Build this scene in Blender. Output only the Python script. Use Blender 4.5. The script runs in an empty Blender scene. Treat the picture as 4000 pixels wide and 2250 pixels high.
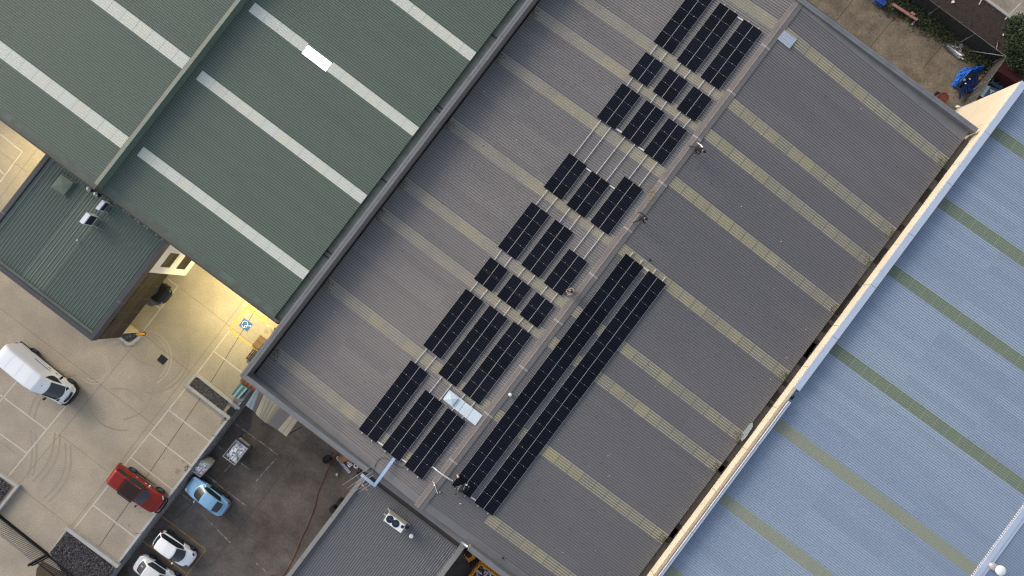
import bpy, bmesh, math, random
from mathutils import Vector, Matrix
R = math.radians
random.seed(7)
C = bpy.context.scene.collection
# ---------------------------------------------------------------- camera model: pixel of the 4000x2250 photo + true height -> world point
H = 61.0; FPX = 4000 * 24 / 36; TILT = math.atan(65 / FPX)
_c, _s = math.cos(TILT), math.sin(TILT)
def Q(px, py, z=0.0):
    x = (px - 2000) / FPX; y = -(py - 1125) / FPX
    Y = y * _c + _s; Z = y * _s - _c
    t = (z - H) / Z
    return Vector((x * t, Y * t, z))
ANG = R(52.9)
U = Vector((math.cos(ANG), math.sin(ANG), 0)); V = Vector((math.sin(ANG), -math.cos(ANG), 0))
def W(a, b, z): return U * a + V * b + Vector((0, 0, z))
def F(px, py, z=0.0):
    p = Q(px, py, z); return p.dot(U), p.dot(V)
FR = Matrix((U.to_tuple() , V.to_tuple(), (0, 0, 1))).transposed().to_4x4()     # frame (a,b,z) -> world

# ---------------------------------------------------------------- materials
MATS = {}
def mat(name, col, rough=.6, metal=0.0, var=None, scale=1.0, amt=.5, fine=0.0, fscale=40, bump=0.0, bscale=30, emit=None, stretch=None, spec=.4, alpha=None, lo=.35, hi=.65):
    if name in MATS: return MATS[name]
    m = bpy.data.materials.new(name); m.use_nodes = True; MATS[name] = m
    nt = m.node_tree; N = nt.nodes; L = nt.links
    b = N['Principled BSDF']
    b.inputs['Base Color'].default_value = (*col, 1); b.inputs['Roughness'].default_value = rough
    b.inputs['Metallic'].default_value = metal; b.inputs['Specular IOR Level'].default_value = spec
    geo = N.new('ShaderNodeNewGeometry'); vec = geo.outputs['Position']
    if stretch:
        mp = N.new('ShaderNodeMapping'); mp.vector_type = 'TEXTURE'
        mp.inputs['Rotation'].default_value = (0, 0, stretch[0]); mp.inputs['Scale'].default_value = (stretch[1], stretch[2], 1)
        L.new(vec, mp.inputs['Vector']); vec = mp.outputs['Vector']
    out = None
    if var is not None:
        n = N.new('ShaderNodeTexNoise'); n.inputs['Scale'].default_value = scale; n.inputs['Detail'].default_value = 6; n.inputs['Roughness'].default_value = .62
        L.new(vec, n.inputs['Vector'])
        r = N.new('ShaderNodeMapRange'); r.inputs[1].default_value = lo; r.inputs[2].default_value = hi; r.inputs[3].default_value = 0; r.inputs[4].default_value = amt
        L.new(n.outputs['Fac'], r.inputs[0])
        mx = N.new('ShaderNodeMix'); mx.data_type = 'RGBA'
        mx.inputs[6].default_value = (*col, 1); mx.inputs[7].default_value = (*var, 1)
        L.new(r.outputs[0], mx.inputs[0]); out = mx.outputs[2]
    if fine > 0:
        n2 = N.new('ShaderNodeTexNoise'); n2.inputs['Scale'].default_value = fscale; n2.inputs['Detail'].default_value = 3
        L.new(geo.outputs['Position'], n2.inputs['Vector'])
        r2 = N.new('ShaderNodeMapRange'); r2.inputs[1].default_value = .3; r2.inputs[2].default_value = .7; r2.inputs[3].default_value = 1 - fine; r2.inputs[4].default_value = 1 + fine
        L.new(n2.outputs['Fac'], r2.inputs[0])
        hs = N.new('ShaderNodeHueSaturation')
        if out is not None: L.new(out, hs.inputs['Color'])
        else: hs.inputs['Color'].default_value = (*col, 1)
        L.new(r2.outputs[0], hs.inputs['Value']); out = hs.outputs['Color']
    if out is not None: L.new(out, b.inputs['Base Color'])
    if bump > 0:
        n3 = N.new('ShaderNodeTexNoise'); n3.inputs['Scale'].default_value = bscale; n3.inputs['Detail'].default_value = 4
        L.new(geo.outputs['Position'], n3.inputs['Vector'])
        bp = N.new('ShaderNodeBump'); bp.inputs['Strength'].default_value = bump; bp.inputs['Distance'].default_value = .02
        L.new(n3.outputs['Fac'], bp.inputs['Height']); L.new(bp.outputs['Normal'], b.inputs['Normal'])
    if emit:
        b.inputs['Emission Color'].default_value = (*emit[0], 1); b.inputs['Emission Strength'].default_value = emit[1]
    if alpha is not None: b.inputs['Alpha'].default_value = alpha
    return m
GRID = ANG  # roof frame rotation
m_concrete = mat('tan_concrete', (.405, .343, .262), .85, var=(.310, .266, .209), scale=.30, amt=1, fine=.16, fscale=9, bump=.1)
m_oldconc = mat('dirty_concrete', (.235, .19, .135), .9, var=(.085, .066, .048), scale=.7, amt=.8, fine=.28, fscale=6, bump=.15, lo=.36, hi=.70)
m_parkconc = mat('pale_concrete', (.33, .29, .24), .9, var=(.21, .18, .14), scale=.6, amt=.9, fine=.2, fscale=7)
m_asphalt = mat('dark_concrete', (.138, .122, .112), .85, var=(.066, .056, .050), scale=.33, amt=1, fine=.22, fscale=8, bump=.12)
m_asphalt2 = mat('yard_asphalt', (.075, .072, .07), .9, var=(.05, .048, .047), scale=.5, fine=.2)
m_mulch = mat('bark_mulch', (.05, .036, .03), .95, var=(.022, .018, .015), scale=3, fine=.45, fscale=14, bump=.6, bscale=12)
m_soil = mat('brown_soil', (.09, .068, .042), .95, var=(.05, .04, .022), scale=1.2, fine=.3)
m_joint = mat('joint_tar', (.06, .048, .038), .9)
m_jointf = mat('saw_cut', (.17, .135, .1), .9)
m_tyre = mat('tyre_mark', (.285, .242, .19), .85, var=(.355, .30, .232), scale=1.5, fine=.2)
m_scuff = mat('pale_scuff', (.44, .38, .30), .85, var=(.40, .342, .265), scale=1.5, fine=.15)
m_stain = mat('oil_stain', (.27, .22, .17), .85, var=(.34, .28, .21), scale=2)
m_white = mat('white_paint_line', (.58, .535, .475), .7, var=(.47, .42, .36), scale=1.6, amt=.8, fine=.15, fscale=12)
m_worn = mat('worn_paint', (.30, .27, .245), .8, var=(.12, .103, .09), scale=2.4, amt=1, lo=.42, hi=.56)
m_yellow = mat('yellow_paint_line', (.72, .42, .035), .7, var=(.55, .36, .08), scale=1.5, amt=.8)
m_orangel = mat('ochre_paint_line', (.36, .2, .05), .75, var=(.2, .13, .06), scale=1.6, amt=.9)
m_blueb = mat('blue_bay_paint', (.030, .105, .34), .7, var=(.05, .13, .30), scale=4)
m_signw = mat('white_symbol', (.62, .62, .62), .6)
m_kerb = mat('kerb_concrete', (.43, .42, .40), .85, var=(.30, .29, .27), scale=1.2, fine=.15)
m_rock = mat('split_rock', (.17, .17, .172), .9, var=(.36, .36, .36), scale=3.5, fine=.35, fscale=10, bump=.5)
m_stone = [mat('blue_gravel', (.06, .062, .072), .85, fine=.3, fscale=9), mat('mauve_gravel', (.105, .09, .095), .85), mat('pale_gravel', (.2, .185, .17), .85)]
# roofs
m_green = mat('green_steel', (.124, .164, .128), .55, var=(.110, .146, .118), scale=.25, fine=.03, fscale=5, spec=.3)
m_green2 = mat('green_steel_dull', (.116, .154, .122), .55, var=(.104, .138, .112), scale=.25, fine=.03, fscale=5, spec=.3)
m_greenr = mat('green_steel_rib', (.19, .228, .195), .5, spec=.35)
m_greend2 = mat('green_rib_shadow', (.048, .066, .053), .7)  # painted shadow strip beside each green rib
m_greend = mat('green_gutter', (.115, .14, .12), .6, var=(.075, .085, .07), scale=1.2, amt=.8)
m_greenl = mat('pale_green_flashing', (.26, .29, .235), .5, var=(.2, .22, .18), scale=2)
m_olive = mat('olive_flashing', (.105, .115, .075), .6, var=(.07, .08, .06), scale=1.5)
m_navy = mat('dark_fascia', (.052, .054, .062), .5, var=(.065, .067, .075), scale=2)
m_grey = mat('weathered_grey_steel', (.228, .210, .203), .6, var=(.160, .156, .160), scale=.10, amt=1, fine=.03, fscale=3, stretch=(-R(37.1), 3.0, 1.2), spec=.3)
m_greyc = mat('shaded_slope_steel', (.186, .178, .182), .6, var=(.140, .140, .150), scale=.10, amt=1, fine=.03, fscale=3, stretch=(-R(37.1), 3.0, 1.2), spec=.3)  # slope turned from the sun: its shade is put into the colour
m_greyc2 = mat('shaded_slope_steel_pale', (.204, .194, .196), .6, var=(.152, .150, .158), scale=.10, amt=1, fine=.03, fscale=3, stretch=(-R(37.1), 3.0, 1.2), spec=.3)
m_greycr = mat('shaded_slope_rib', (.225, .216, .218), .55, var=(.18, .178, .186), scale=.14, amt=1, stretch=(-R(37.1), 3.0, 1.2), spec=.3)
m_grey2 = mat('weathered_grey_steel_pale', (.248, .228, .220), .6, var=(.178, .173, .176), scale=.10, amt=1, fine=.03, fscale=3, stretch=(-R(37.1), 3.0, 1.2), spec=.3)
m_grey3 = mat('weathered_grey_steel_dull', (.208, .192, .188), .6, var=(.146, .143, .148), scale=.10, amt=1, fine=.03, fscale=3, stretch=(-R(37.1), 3.0, 1.2), spec=.3)
m_greyr = mat('weathered_grey_rib', (.262, .246, .240), .55, var=(.21, .205, .208), scale=.14, amt=1, stretch=(-R(37.1), 3.0, 1.2), spec=.3)
m_greyd = mat('grey_rib_shadow', (.090, .082, .080), .8)  # rib shadow painted as a dark strip on one side
m_greyl = mat('grey_flashing', (.21, .205, .205), .5, metal=.2, var=(.15, .15, .155), scale=.8, fine=.1)
m_cap = mat('parapet_capping', (.215, .222, .238), .5, metal=.2, var=(.17, .175, .185), scale=.9, amt=.8, fine=.08)
m_ridge = mat('ridge_capping', (.205, .178, .165), .55, metal=.1, var=(.16, .148, .142), scale=.6, amt=.9, fine=.1)
m_lap = mat('capping_lap', (.34, .31, .30), .5, metal=.1)
m_rust = mat('rust_spots', (.32, .19, .08), .8, var=(.2, .15, .1), scale=8)
m_sky = [mat('fibreglass_olive', (.285, .248, .158), .6, var=(.235, .21, .145), scale=.5, amt=.9, fine=.12),
         mat('fibreglass_grey', (.228, .206, .160), .6, var=(.185, .178, .145), scale=.5, amt=.9, fine=.12),
         mat('fibreglass_amber', (.30, .262, .14), .6, var=(.26, .24, .145), scale=.8, amt=.8)]
m_skyr = mat('fibreglass_rib', (.56, .53, .40), .55, var=(.40, .38, .31), scale=.4, amt=.8)
m_skyL = [mat('fibreglass_tan', (.262, .238, .172), .6, var=(.215, .20, .155), scale=.4, amt=.9, fine=.1), mat('fibreglass_dusty', (.222, .207, .178), .6, var=(.19, .18, .162), scale=.4, amt=.9, fine=.1)]
m_skyLr = mat('fibreglass_tan_rib', (.46, .42, .33), .55, var=(.34, .315, .27), scale=.4, amt=.9)
m_purlin = mat('purlin_screw_line', (.165, .158, .125), .7)
m_gsky = [mat('milky_sheet', (.60, .615, .54), .5, var=(.57, .59, .54), scale=.5, amt=.9), mat('milky_sheet_cream', (.61, .61, .52), .5, var=(.59, .59, .51), scale=.6), mat('milky_sheet_blue', (.59, .615, .56), .5)]
m_gskyr = mat('milky_rib', (.76, .76, .66), .5)
m_gpur = mat('milky_screw_line', (.50, .53, .50), .6)
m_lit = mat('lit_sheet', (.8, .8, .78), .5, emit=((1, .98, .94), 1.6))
m_blue = mat('blue_zinc', (.245, .312, .425), .5, metal=.1, var=(.30, .37, .465), scale=.12, amt=1, fine=.05, fscale=4, stretch=(-R(37.1), 4.2, 1.0), spec=.4)  # zinc sheets: the sky's blue reflection is put into the base colours
m_blue2 = mat('blue_zinc_pale', (.28, .348, .462), .5, metal=.1, var=(.325, .395, .49), scale=.12, amt=1, fine=.05, stretch=(-R(37.1), 4.2, 1.0), spec=.4)
m_blue3 = mat('blue_zinc_dull', (.225, .286, .392), .5, metal=.1, var=(.275, .34, .435), scale=.12, amt=1, fine=.05, stretch=(-R(37.1), 4.2, 1.0), spec=.4)
m_bluer = mat('blue_zinc_rib', (.285, .352, .45), .5, metal=.1, var=(.32, .385, .46), scale=.22, amt=1, stretch=(-R(37.1), 3.2, 1.0), spec=.4)
m_blued = mat('blue_zinc_rib_shadow', (.15, .195, .275), .6)  # darker blue for the painted rib shadow
m_bsky = [mat('moss_sheet', (.125, .165, .125), .6, var=(.165, .20, .14), scale=.4), mat('moss_sheet_pale', (.255, .272, .215), .6, var=(.21, .24, .215), scale=.4)]
m_bskyr = mat('moss_rib', (.26, .30, .24), .6)
m_bpur = mat('moss_screw_line', (.3, .31, .23), .6)
m_bcap = mat('pale_blue_capping', (.46, .53, .66), .45, metal=.1, var=(.40, .47, .60), scale=.7, fine=.05)
m_cream = mat('cream_render', (.56, .50, .39), .8, var=(.49, .43, .325), scale=.7, amt=.9, fine=.05)
m_creamt = mat('cream_top', (.56, .47, .33), .7, var=(.44, .36, .25), scale=2, amt=.8)
m_brown = mat('brown_flashing', (.2, .17, .16), .6)
m_gutter = mat('gutter_dirt', (.055, .048, .042), .8, var=(.03, .026, .022), scale=2)
m_leaflit = mat('gutter_leaf_litter', (.012, .010, .008), .95)
m_wall = mat('white_render', (.82, .80, .75), .8, var=(.76, .74, .69), scale=.8)
m_sash = mat('window_frame', (.03, .03, .03), .4)
m_glass = mat('brown_glass', (.022, .018, .010), .12, spec=.35)
m_glassd = mat('black_glass', (.006, .005, .0045), .15, spec=.3)
m_transom = mat('transom', (.11, .09, .07), .4)
m_lgrey = mat('low_roof_steel', (.162, .163, .172), .55, var=(.145, .148, .15), scale=.4, fine=.1, fscale=4, spec=.3)
m_lgreyr = mat('low_roof_rib', (.27, .265, .262), .55, var=(.23, .225, .225), scale=.6)
m_lcap = mat('low_roof_capping', (.26, .25, .24), .55, var=(.2, .195, .18), scale=1)
# things
m_alu = mat('bright_aluminium', (.62, .60, .60), .45)
m_black = mat('black_plastic', (.012, .012, .014), .5)
m_rubber = mat('tyre_rubber', (.016, .016, .017), .8)
m_rim = mat('alloy_rim', (.18, .18, .19), .35, metal=.6)
m_wpaint = mat('white_car_paint', (.86, .88, .91), .22, spec=.5)
m_spaint = mat('silver_car_paint', (.68, .70, .70), .25, metal=.1)
m_bpaint = mat('sky_blue_car_paint', (.235, .45, .68), .22, metal=.15, spec=.5)
m_rpaint = mat('dark_red_car_paint', (.25, .022, .014), .22, metal=.2, spec=.5)
m_dpaint = mat('black_car_paint', (.012, .012, .013), .2)
m_cglass = mat('car_glass', (.018, .024, .030), .06, spec=.6)
m_bglass = mat('pale_car_glass', (.035, .044, .042), .08, spec=.5)
m_lamp = mat('clear_lamp', (.6, .62, .64), .15)
m_dlamp = mat('dark_lamp', (.05, .06, .085), .15)
m_red = mat('red_lamp', (.3, .008, .012), .2)
m_steel = mat('galvanised_steel', (.42, .42, .42), .45, metal=.4, var=(.3, .3, .31), scale=4)
m_skin = mat('skin', (.30, .18, .125), .6)
m_hair = mat('dark_hair', (.012, .010, .009), .7)
m_bshirt = mat('black_cotton', (.010, .010, .011), .85)
m_pshirt = mat('mauve_grey_cotton', (.19, .16, .17), .85)
m_nshirt = mat('navy_cotton', (.012, .015, .032), .85)
m_dtrous = mat('dark_trousers', (.02, .02, .024), .85)
m_khaki = mat('tan_trousers', (.32, .24, .17), .85)
m_camo = mat('grey_camouflage', (.2, .19, .175), .85, var=(.03, .03, .03), scale=9, amt=1, lo=.46, hi=.54)
m_boot = mat('tan_boot', (.42, .3, .19), .8)
m_wsleeve = mat('white_cloth', (.75, .75, .76), .8)
m_teal = mat('teal_paint', (.05, .155, .185), .6, var=(.075, .19, .21), scale=4)
m_tealw = mat('faded_teal_paint', (.36, .46, .46), .6, var=(.22, .33, .35), scale=5)
m_wood = mat('brown_timber', (.22, .13, .07), .8, var=(.14, .085, .05), scale=5)
m_dwood = mat('dark_timber', (.045, .036, .028), .85, var=(.07, .055, .042), scale=5)
m_rwood = mat('red_brown_timber', (.19, .07, .045), .8)
m_card = mat('cardboard', (.36, .2, .1), .85, var=(.28, .15, .08), scale=5)
m_hose = mat('orange_hose', (.23, .075, .04), .7)
m_skip = mat('grey_bin_steel', (.15, .16, .155), .55, metal=.2, var=(.2, .205, .2), scale=3)
m_film = mat('crumpled_film', (.70, .71, .77), .4, var=(.22, .24, .33), scale=2.6, amt=1, lo=.48, hi=.66)
m_filmd = mat('dark_rubbish', (.035, .04, .07), .6, var=(.12, .13, .18), scale=9)
m_tarp = mat('blue_tarpaulin', (.020, .135, .50), .42, var=(.012, .08, .36), scale=2.5, amt=.9)
m_rack = mat('blue_steel', (.010, .024, .115), .5, var=(.006, .014, .07), scale=4)
m_rackg = mat('blue_grey_steel', (.04, .075, .13), .5)
m_pink = mat('faded_red_steel', (.42, .22, .195), .7, var=(.32, .13, .10), scale=4)
m_drum = mat('rusty_drum', (.14, .034, .018), .75, var=(.09, .025, .018), scale=3.5)
m_dred = mat('dark_red_steel', (.060, .012, .013), .7, var=(.04, .01, .01), scale=2)
m_mesh = mat('fence_shade_mesh', (.030, .036, .040), .9, alpha=.8)
m_leaf = [mat('leaf_dark', (.012, .022, .009), .6), mat('leaf_mid', (.026, .042, .014), .6), mat('leaf_pale', (.050, .070, .020), .6)]  # three leaf tones, dealt out at random
m_weed = [mat('weed_dark', (.024, .036, .014), .7), mat('weed_green', (.05, .068, .024), .7), mat('weed_dry', (.075, .062, .034), .7)]
m_moss = [mat('moss_green', (.07, .085, .045), .8), mat('moss_dry', (.15, .15, .085), .8), mat('moss_black', (.03, .033, .025), .8)]
m_bark = mat('bark', (.08, .06, .045), .9)
m_bollard = mat('yellow_bollard', (.78, .36, .02), .45)
m_orange = mat('orange_steel', (.95, .40, .02), .5, var=(.8, .30, .015), scale=3)
m_acw = mat('white_enamel', (.78, .79, .82), .4)
m_accream = mat('cream_enamel', (.74, .68, .56), .45)  # casing sides, creamier than the top
m_fan = mat('fan_black', (.012, .012, .014), .5)
m_awn = [mat('awning_cream', (.54, .47, .36), .6, var=(.45, .38, .28), scale=2), mat('awning_grey', (.27, .245, .235), .6, var=(.22, .2, .2), scale=1.5), mat('awning_brown', (.20, .165, .14), .6), mat('awning_clear', (.27, .31, .35), .4), mat('awning_olive', (.34, .31, .18), .6)]
m_awnd = mat('awning_rib', (.10, .08, .07), .7)
m_tray = mat('blue_white_tray', (.42, .56, .76), .35, metal=.2)
m_sheetw = mat('new_white_sheet', (.55, .645, .70), .4, var=(.47, .57, .63), scale=1.2)
m_sheetb = mat('new_zinc_sheet', (.44, .49, .56), .45)
m_patch = mat('grey_green_sealant', (.30, .35, .34), .6)

# panel material: cell columns, busbars and the half-cut gap in panel coordinates
PW, PL = 1.118, 1.786
def panel_mat():
    m = bpy.data.materials.new('solar_cells'); m.use_nodes = True; nt = m.node_tree; N = nt.nodes; L = nt.links
    b = N['Principled BSDF']; b.inputs['Roughness'].default_value = .25; b.inputs['Specular IOR Level'].default_value = .12
    tc = N.new('ShaderNodeTexCoord'); sp = N.new('ShaderNodeSeparateXYZ'); L.new(tc.outputs['Object'], sp.inputs[0])
    def math_(op, a, bb=None, c=None):
        n = N.new('ShaderNodeMath'); n.operation = op
        for i, v in enumerate((a, bb, c)):
            if v is None: continue
            if isinstance(v, (int, float)): n.inputs[i].default_value = v
            else: L.new(v, n.inputs[i])
        return n.outputs[0]
    def line(o, size, n, wdt):
        f = math_('FRACT', math_('MULTIPLY', o, n / size)); d = math_('ABSOLUTE', math_('SUBTRACT', f, .5))
        return math_('GREATER_THAN', d, .5 - wdt)
    x, y = sp.outputs[1], sp.outputs[0]   # y: along the long side
    lx = line(x, PW, 6, .05); ly = line(y, PL, 18, .05)
    cen = math_('LESS_THAN', math_('ABSOLUTE', math_('SUBTRACT', y, PL / 2)), .017)
    oi = N.new('ShaderNodeObjectInfo')
    def mixc(f, A, B):
        n = N.new('ShaderNodeMix'); n.data_type = 'RGBA'
        L.new(f, n.inputs[0])
        for i, v in ((6, A), (7, B)):
            if isinstance(v, tuple): n.inputs[i].default_value = (*v, 1)
            else: L.new(v, n.inputs[i])
        return n.outputs[2]
    base = mixc(oi.outputs['Random'], (.0025, .003, .0075), (.0055, .0062, .0145))
    c1 = mixc(ly, base, (.011, .012, .016)); c2 = mixc(lx, c1, (.034, .036, .041)); c3 = mixc(cen, c2, (.36, .35, .35))
    L.new(c3, b.inputs['Base Color'])
    return m
m_cell = panel_mat()
m_pframe = mat('panel_frame_dark', (.10, .098, .10), .4)
m_clamp = mat('panel_clamp', (.42, .41, .41), .5)
m_pframel = mat('panel_frame_silver', (.50, .48, .475), .35, metal=.4)

# ---------------------------------------------------------------- mesh building
def basis(o):
    M = Matrix.Identity(4)
    while o is not None:
        M = o.matrix_basis @ M; o = o.parent
    return M
class MB:
    def __init__(s): s.v = []; s.f = []; s.m = []; s.sm = []
    def add(s, verts, faces, mi=0, smooth=False):
        k = len(s.v); s.v += [Vector(p) for p in verts]
        for f in faces:
            s.f.append([k + i for i in f]); s.m.append(mi); s.sm.append(smooth)
        return s
    def hexa(s, p, mi=0):   # p: 4 bottom + 4 top
        return s.add(p, [(3, 2, 1, 0), (4, 5, 6, 7), (0, 1, 5, 4), (1, 2, 6, 5), (2, 3, 7, 6), (3, 0, 4, 7)], mi)
    def fb(s, a0, a1, b0, b1, z0, z1, mi=0):   # box in the roof frame
        P = [(a0, b0), (a0, b1), (a1, b1), (a1, b0)]
        return s.hexa([W(a, b, z0) for a, b in P] + [W(a, b, z1) for a, b in P], mi)
    def box(s, x0, x1, y0, y1, z0, z1, mi=0):
        P = [(x0, y0), (x1, y0), (x1, y1), (x0, y1)]
        return s.hexa([(x, y, z0) for x, y in P] + [(x, y, z1) for x, y in P], mi)
    def prism(s, pts, z0, z1, mi=0):
        n = len(pts); A = sum(pts[i][0] * pts[(i + 1) % n][1] - pts[(i + 1) % n][0] * pts[i][1] for i in range(n))
        if A < 0: pts = list(pts)[::-1]
        vs = [(p[0], p[1], z0) for p in pts] + [(p[0], p[1], z1) for p in pts]
        fs = [list(range(n))[::-1], list(range(n, 2 * n))] + [(i, (i + 1) % n, n + (i + 1) % n, n + i) for i in range(n)]
        return s.add(vs, fs, mi)
    def sheet(s, pts, z, mi=0):
        n = len(pts); A = sum(pts[i][0] * pts[(i + 1) % n][1] - pts[(i + 1) % n][0] * pts[i][1] for i in range(n))
        if A < 0: pts = list(pts)[::-1]
        return s.add([(p[0], p[1], z) for p in pts], [list(range(n))], mi)
    def strip(s, p, q, w, z, mi=0, th=.0):
        p = Vector((p[0], p[1], 0)); q = Vector((q[0], q[1], 0)); d = (q - p).normalized(); n = Vector((-d.y, d.x, 0)) * (w / 2)
        return s.sheet([p - n, q - n, q + n, p + n], z, mi)
    def beam(s, p, q, w, h, mi=0, up=(0, 0, 1)):
        p = Vector(p); q = Vector(q); d = (q - p).normalized(); up = Vector(up)
        n = d.cross(up)
        if n.length < 1e-3: n = d.cross(Vector((1, 0, 0)))
        n.normalize(); k = n.cross(d).normalized() * (h / 2); n *= w / 2
        return s.hexa([p - n - k, p + n - k, q + n - k, q - n - k, p - n + k, p + n + k, q + n + k, q - n + k], mi)
    def tube(s, pts, r, n=8, mi=0, caps=True, rr=None):
        pts = [Vector(p) for p in pts]; k = len(s.v); N = len(pts)
        for i, p in enumerate(pts):
            d = (pts[min(i + 1, N - 1)] - pts[max(i - 1, 0)]).normalized()
            a = d.cross(Vector((0, 0, 1)));
            if a.length < .05: a = d.cross(Vector((1, 0, 0)))
            a.normalize(); b = a.cross(d); ri = rr[i] if rr else r
            for j in range(n):
                t = 2 * math.pi * j / n; s.v.append(p + (a * math.cos(t) + b * math.sin(t)) * ri)
        for i in range(N - 1):
            for j in range(n):
                j2 = (j + 1) % n
                s.f.append([k + i * n + j, k + (i + 1) * n + j, k + (i + 1) * n + j2, k + i * n + j2][::-1]); s.m.append(mi); s.sm.append(True)
        if caps:
            s.f.append([k + j for j in range(n)]); s.m.append(mi); s.sm.append(False)
            s.f.append([k + (N - 1) * n + j for j in range(n)][::-1]); s.m.append(mi); s.sm.append(False)
        return s
    def dome(s, c, rx, ry, rz, n=14, k=6, mi=0, full=False):
        c = Vector(c); vs = []; fs = []; lo = -math.pi / 2 if full else 0
        for i in range(k + 1):
            t = lo + (math.pi / 2 - lo) * i / k
            for j in range(n):
                p = 2 * math.pi * j / n
                vs.append(c + Vector((rx * math.cos(t) * math.cos(p), ry * math.cos(t) * math.sin(p), rz * math.sin(t))))
        for i in range(k):
            for j in range(n): fs.append((i * n + j, i * n + (j + 1) % n, (i + 1) * n + (j + 1) % n, (i + 1) * n + j))
        return s.add(vs, fs, mi, True)
    def build(s, name, mats, parent=None, local=False):
        if not isinstance(mats, (list, tuple)): mats = [mats]
        me = bpy.data.meshes.new(name)
        Mi = Matrix.Identity(4) if (local or parent is None) else basis(parent).inverted()
        me.from_pydata([Mi @ v for v in s.v], [], s.f)
        for m in mats: me.materials.append(m)
        me.polygons.foreach_set('material_index', s.m); me.polygons.foreach_set('use_smooth', s.sm)
        me.update()
        o = bpy.data.objects.new(name, me); C.objects.link(o)
        if parent: o.parent = parent
        return o
def tag(o, label=None, cat=None, group=None, kind=None):
    if label: o['label'] = label
    if cat: o['category'] = cat
    if group: o['group'] = group
    if kind: o['kind'] = kind
    return o
def thing(name, label, cat, loc, group=None, M=None):
    o = bpy.data.objects.new(name, None); C.objects.link(o); o.empty_display_size = .3
    if M is not None: o.matrix_basis = M
    else: o.location = loc
    return tag(o, label, cat, group)
def struct(name, mb, mats):
    return tag(mb.build(name, mats), kind='structure')
def copy_tree(o, parent=None):
    c = o.copy(); C.objects.link(c)
    if parent: c.parent = parent
    for ch in list(o.children): copy_tree(ch, c)
    return c
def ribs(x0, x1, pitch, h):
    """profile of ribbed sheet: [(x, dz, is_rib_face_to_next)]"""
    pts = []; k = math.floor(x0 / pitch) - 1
    prof = [(0, 0, 0), (.47, 0, 2), (.70, 0, 1), (.75, h, 1), (.89, h, 1), (.95, 0, 0)]  # slot two: dark strip on one side only, a painted rib shadow
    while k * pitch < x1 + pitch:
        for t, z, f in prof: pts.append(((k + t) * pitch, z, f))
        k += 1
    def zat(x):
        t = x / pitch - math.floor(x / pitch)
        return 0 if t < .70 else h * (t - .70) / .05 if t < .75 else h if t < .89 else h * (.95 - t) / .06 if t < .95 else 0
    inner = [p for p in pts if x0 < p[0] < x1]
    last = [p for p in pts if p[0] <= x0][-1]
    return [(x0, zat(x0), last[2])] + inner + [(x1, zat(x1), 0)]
def corr(mb, x0, x1, y0, y1, zf, pitch, h, along='b', off=0.0, mi=(0, 1), ny=1, vary=None):
    """ribbed sheet in the frame: profile along a (ribs run along b) or, along='a', profile along b"""
    pr = ribs(x0, x1, pitch, h); vs = []; fs = []; ms = []
    ys = [y0 + (y1 - y0) * i / ny for i in range(ny + 1)]
    for y in ys:
        for x, dz, _ in pr:
            a, b = (x, y) if along == 'b' else (y, x)
            vs.append(W(a, b, zf(a, b) + dz + off))
    n = len(pr); rv = random.Random(vary[1] if vary else 0); pick = {}
    for j in range(ny):
        for i in range(n - 1):
            q = (j * n + i, j * n + i + 1, (j + 1) * n + i + 1, (j + 1) * n + i)
            fs.append(q if along == 'a' else q[::-1]); m_ = mi[pr[i][2]] if len(mi) > pr[i][2] else mi[0]
            if vary and m_ == mi[0]:
                kk = (int(math.floor(pr[i][0] / (pitch * 4))), j)
                if kk not in pick: pick[kk] = rv.choice(vary[0])
                m_ = pick[kk]
            ms.append(m_)
    k = len(mb.v); mb.v += vs
    for f, m in zip(fs, ms): mb.f.append([k + i for i in f]); mb.m.append(m); mb.sm.append(False)
# ---------------------------------------------------------------- ground
LOT = -1.2
struct('ground', MB().fb(-330, 330, -330, 330, LOT - .8, LOT - .004), m_asphalt2)
def poly(pts, z): return [Q(x, y, z) for x, y in pts]
def FP(pts): return [W(a, b, 0) for a, b in pts]
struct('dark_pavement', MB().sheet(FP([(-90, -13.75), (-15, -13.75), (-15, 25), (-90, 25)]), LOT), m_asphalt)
struct('concrete_pavement', MB().prism(FP([(-95, -120), (-95, -14.0), (-12, -14.0), (-12, -120)]), LOT, 0), m_concrete)
struct('rear_pavement', MB().prism(FP([(32, -20), (43.2, -20), (43.2, 21.6), (32, 21.6)]), LOT, 0), m_oldconc)
struct('bark_ground', MB().prism(FP([(43.2, -25), (47.6, -25), (47.6, 23), (52, 23), (52, 40), (38.2, 40), (38.2, 21.6), (43.2, 21.6)]), LOT, .02), m_mulch)
struct('car_park_pavement', MB().prism(FP([(47.85, -25), (75, -25), (75, 45), (52, 45), (52, 23), (47.85, 23)]), LOT, .1), m_parkconc)
struct('car_park_kerb', MB().fb(47.6, 47.85, -25, 23, LOT, .16), m_kerb)
struct('garden_ground', MB().sheet(poly([(143, 2222), (165, 2190), (260, 2245), (330, 2330), (130, 2330)], .012), .012), m_soil)
g = MB()
def line(mb, x0, y0, x1, y1, w, z, mi=0): mb.strip(Q(x0, y0, z), Q(x1, y1, z), w, z, mi)
for l in [(995, 1215, 816, 1505), (787, 1549, 373, 2155)]: line(g, *l, .05, .004)
for l in [(0, 1204, 618, 1674), (517, 1355, 68, 1897), (563, 1309, 746, 1456), (707, 1126, 987, 1344), (956, 1169, 278, 2056), (229, 1695, 423, 1844),
          (68, 1897, 276, 2056), (0, 592, 109, 676), (159, 563, 0, 773), (0, 1725, 60, 1770)]: line(g, *l, .032, .004, 1)
for l in [(1000, 1755, 544, 2145), (1000, 1982, 824, 2207), (1225, 1687, 1000, 1982)]: line(g, *l, .05, LOT + .004)
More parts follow.
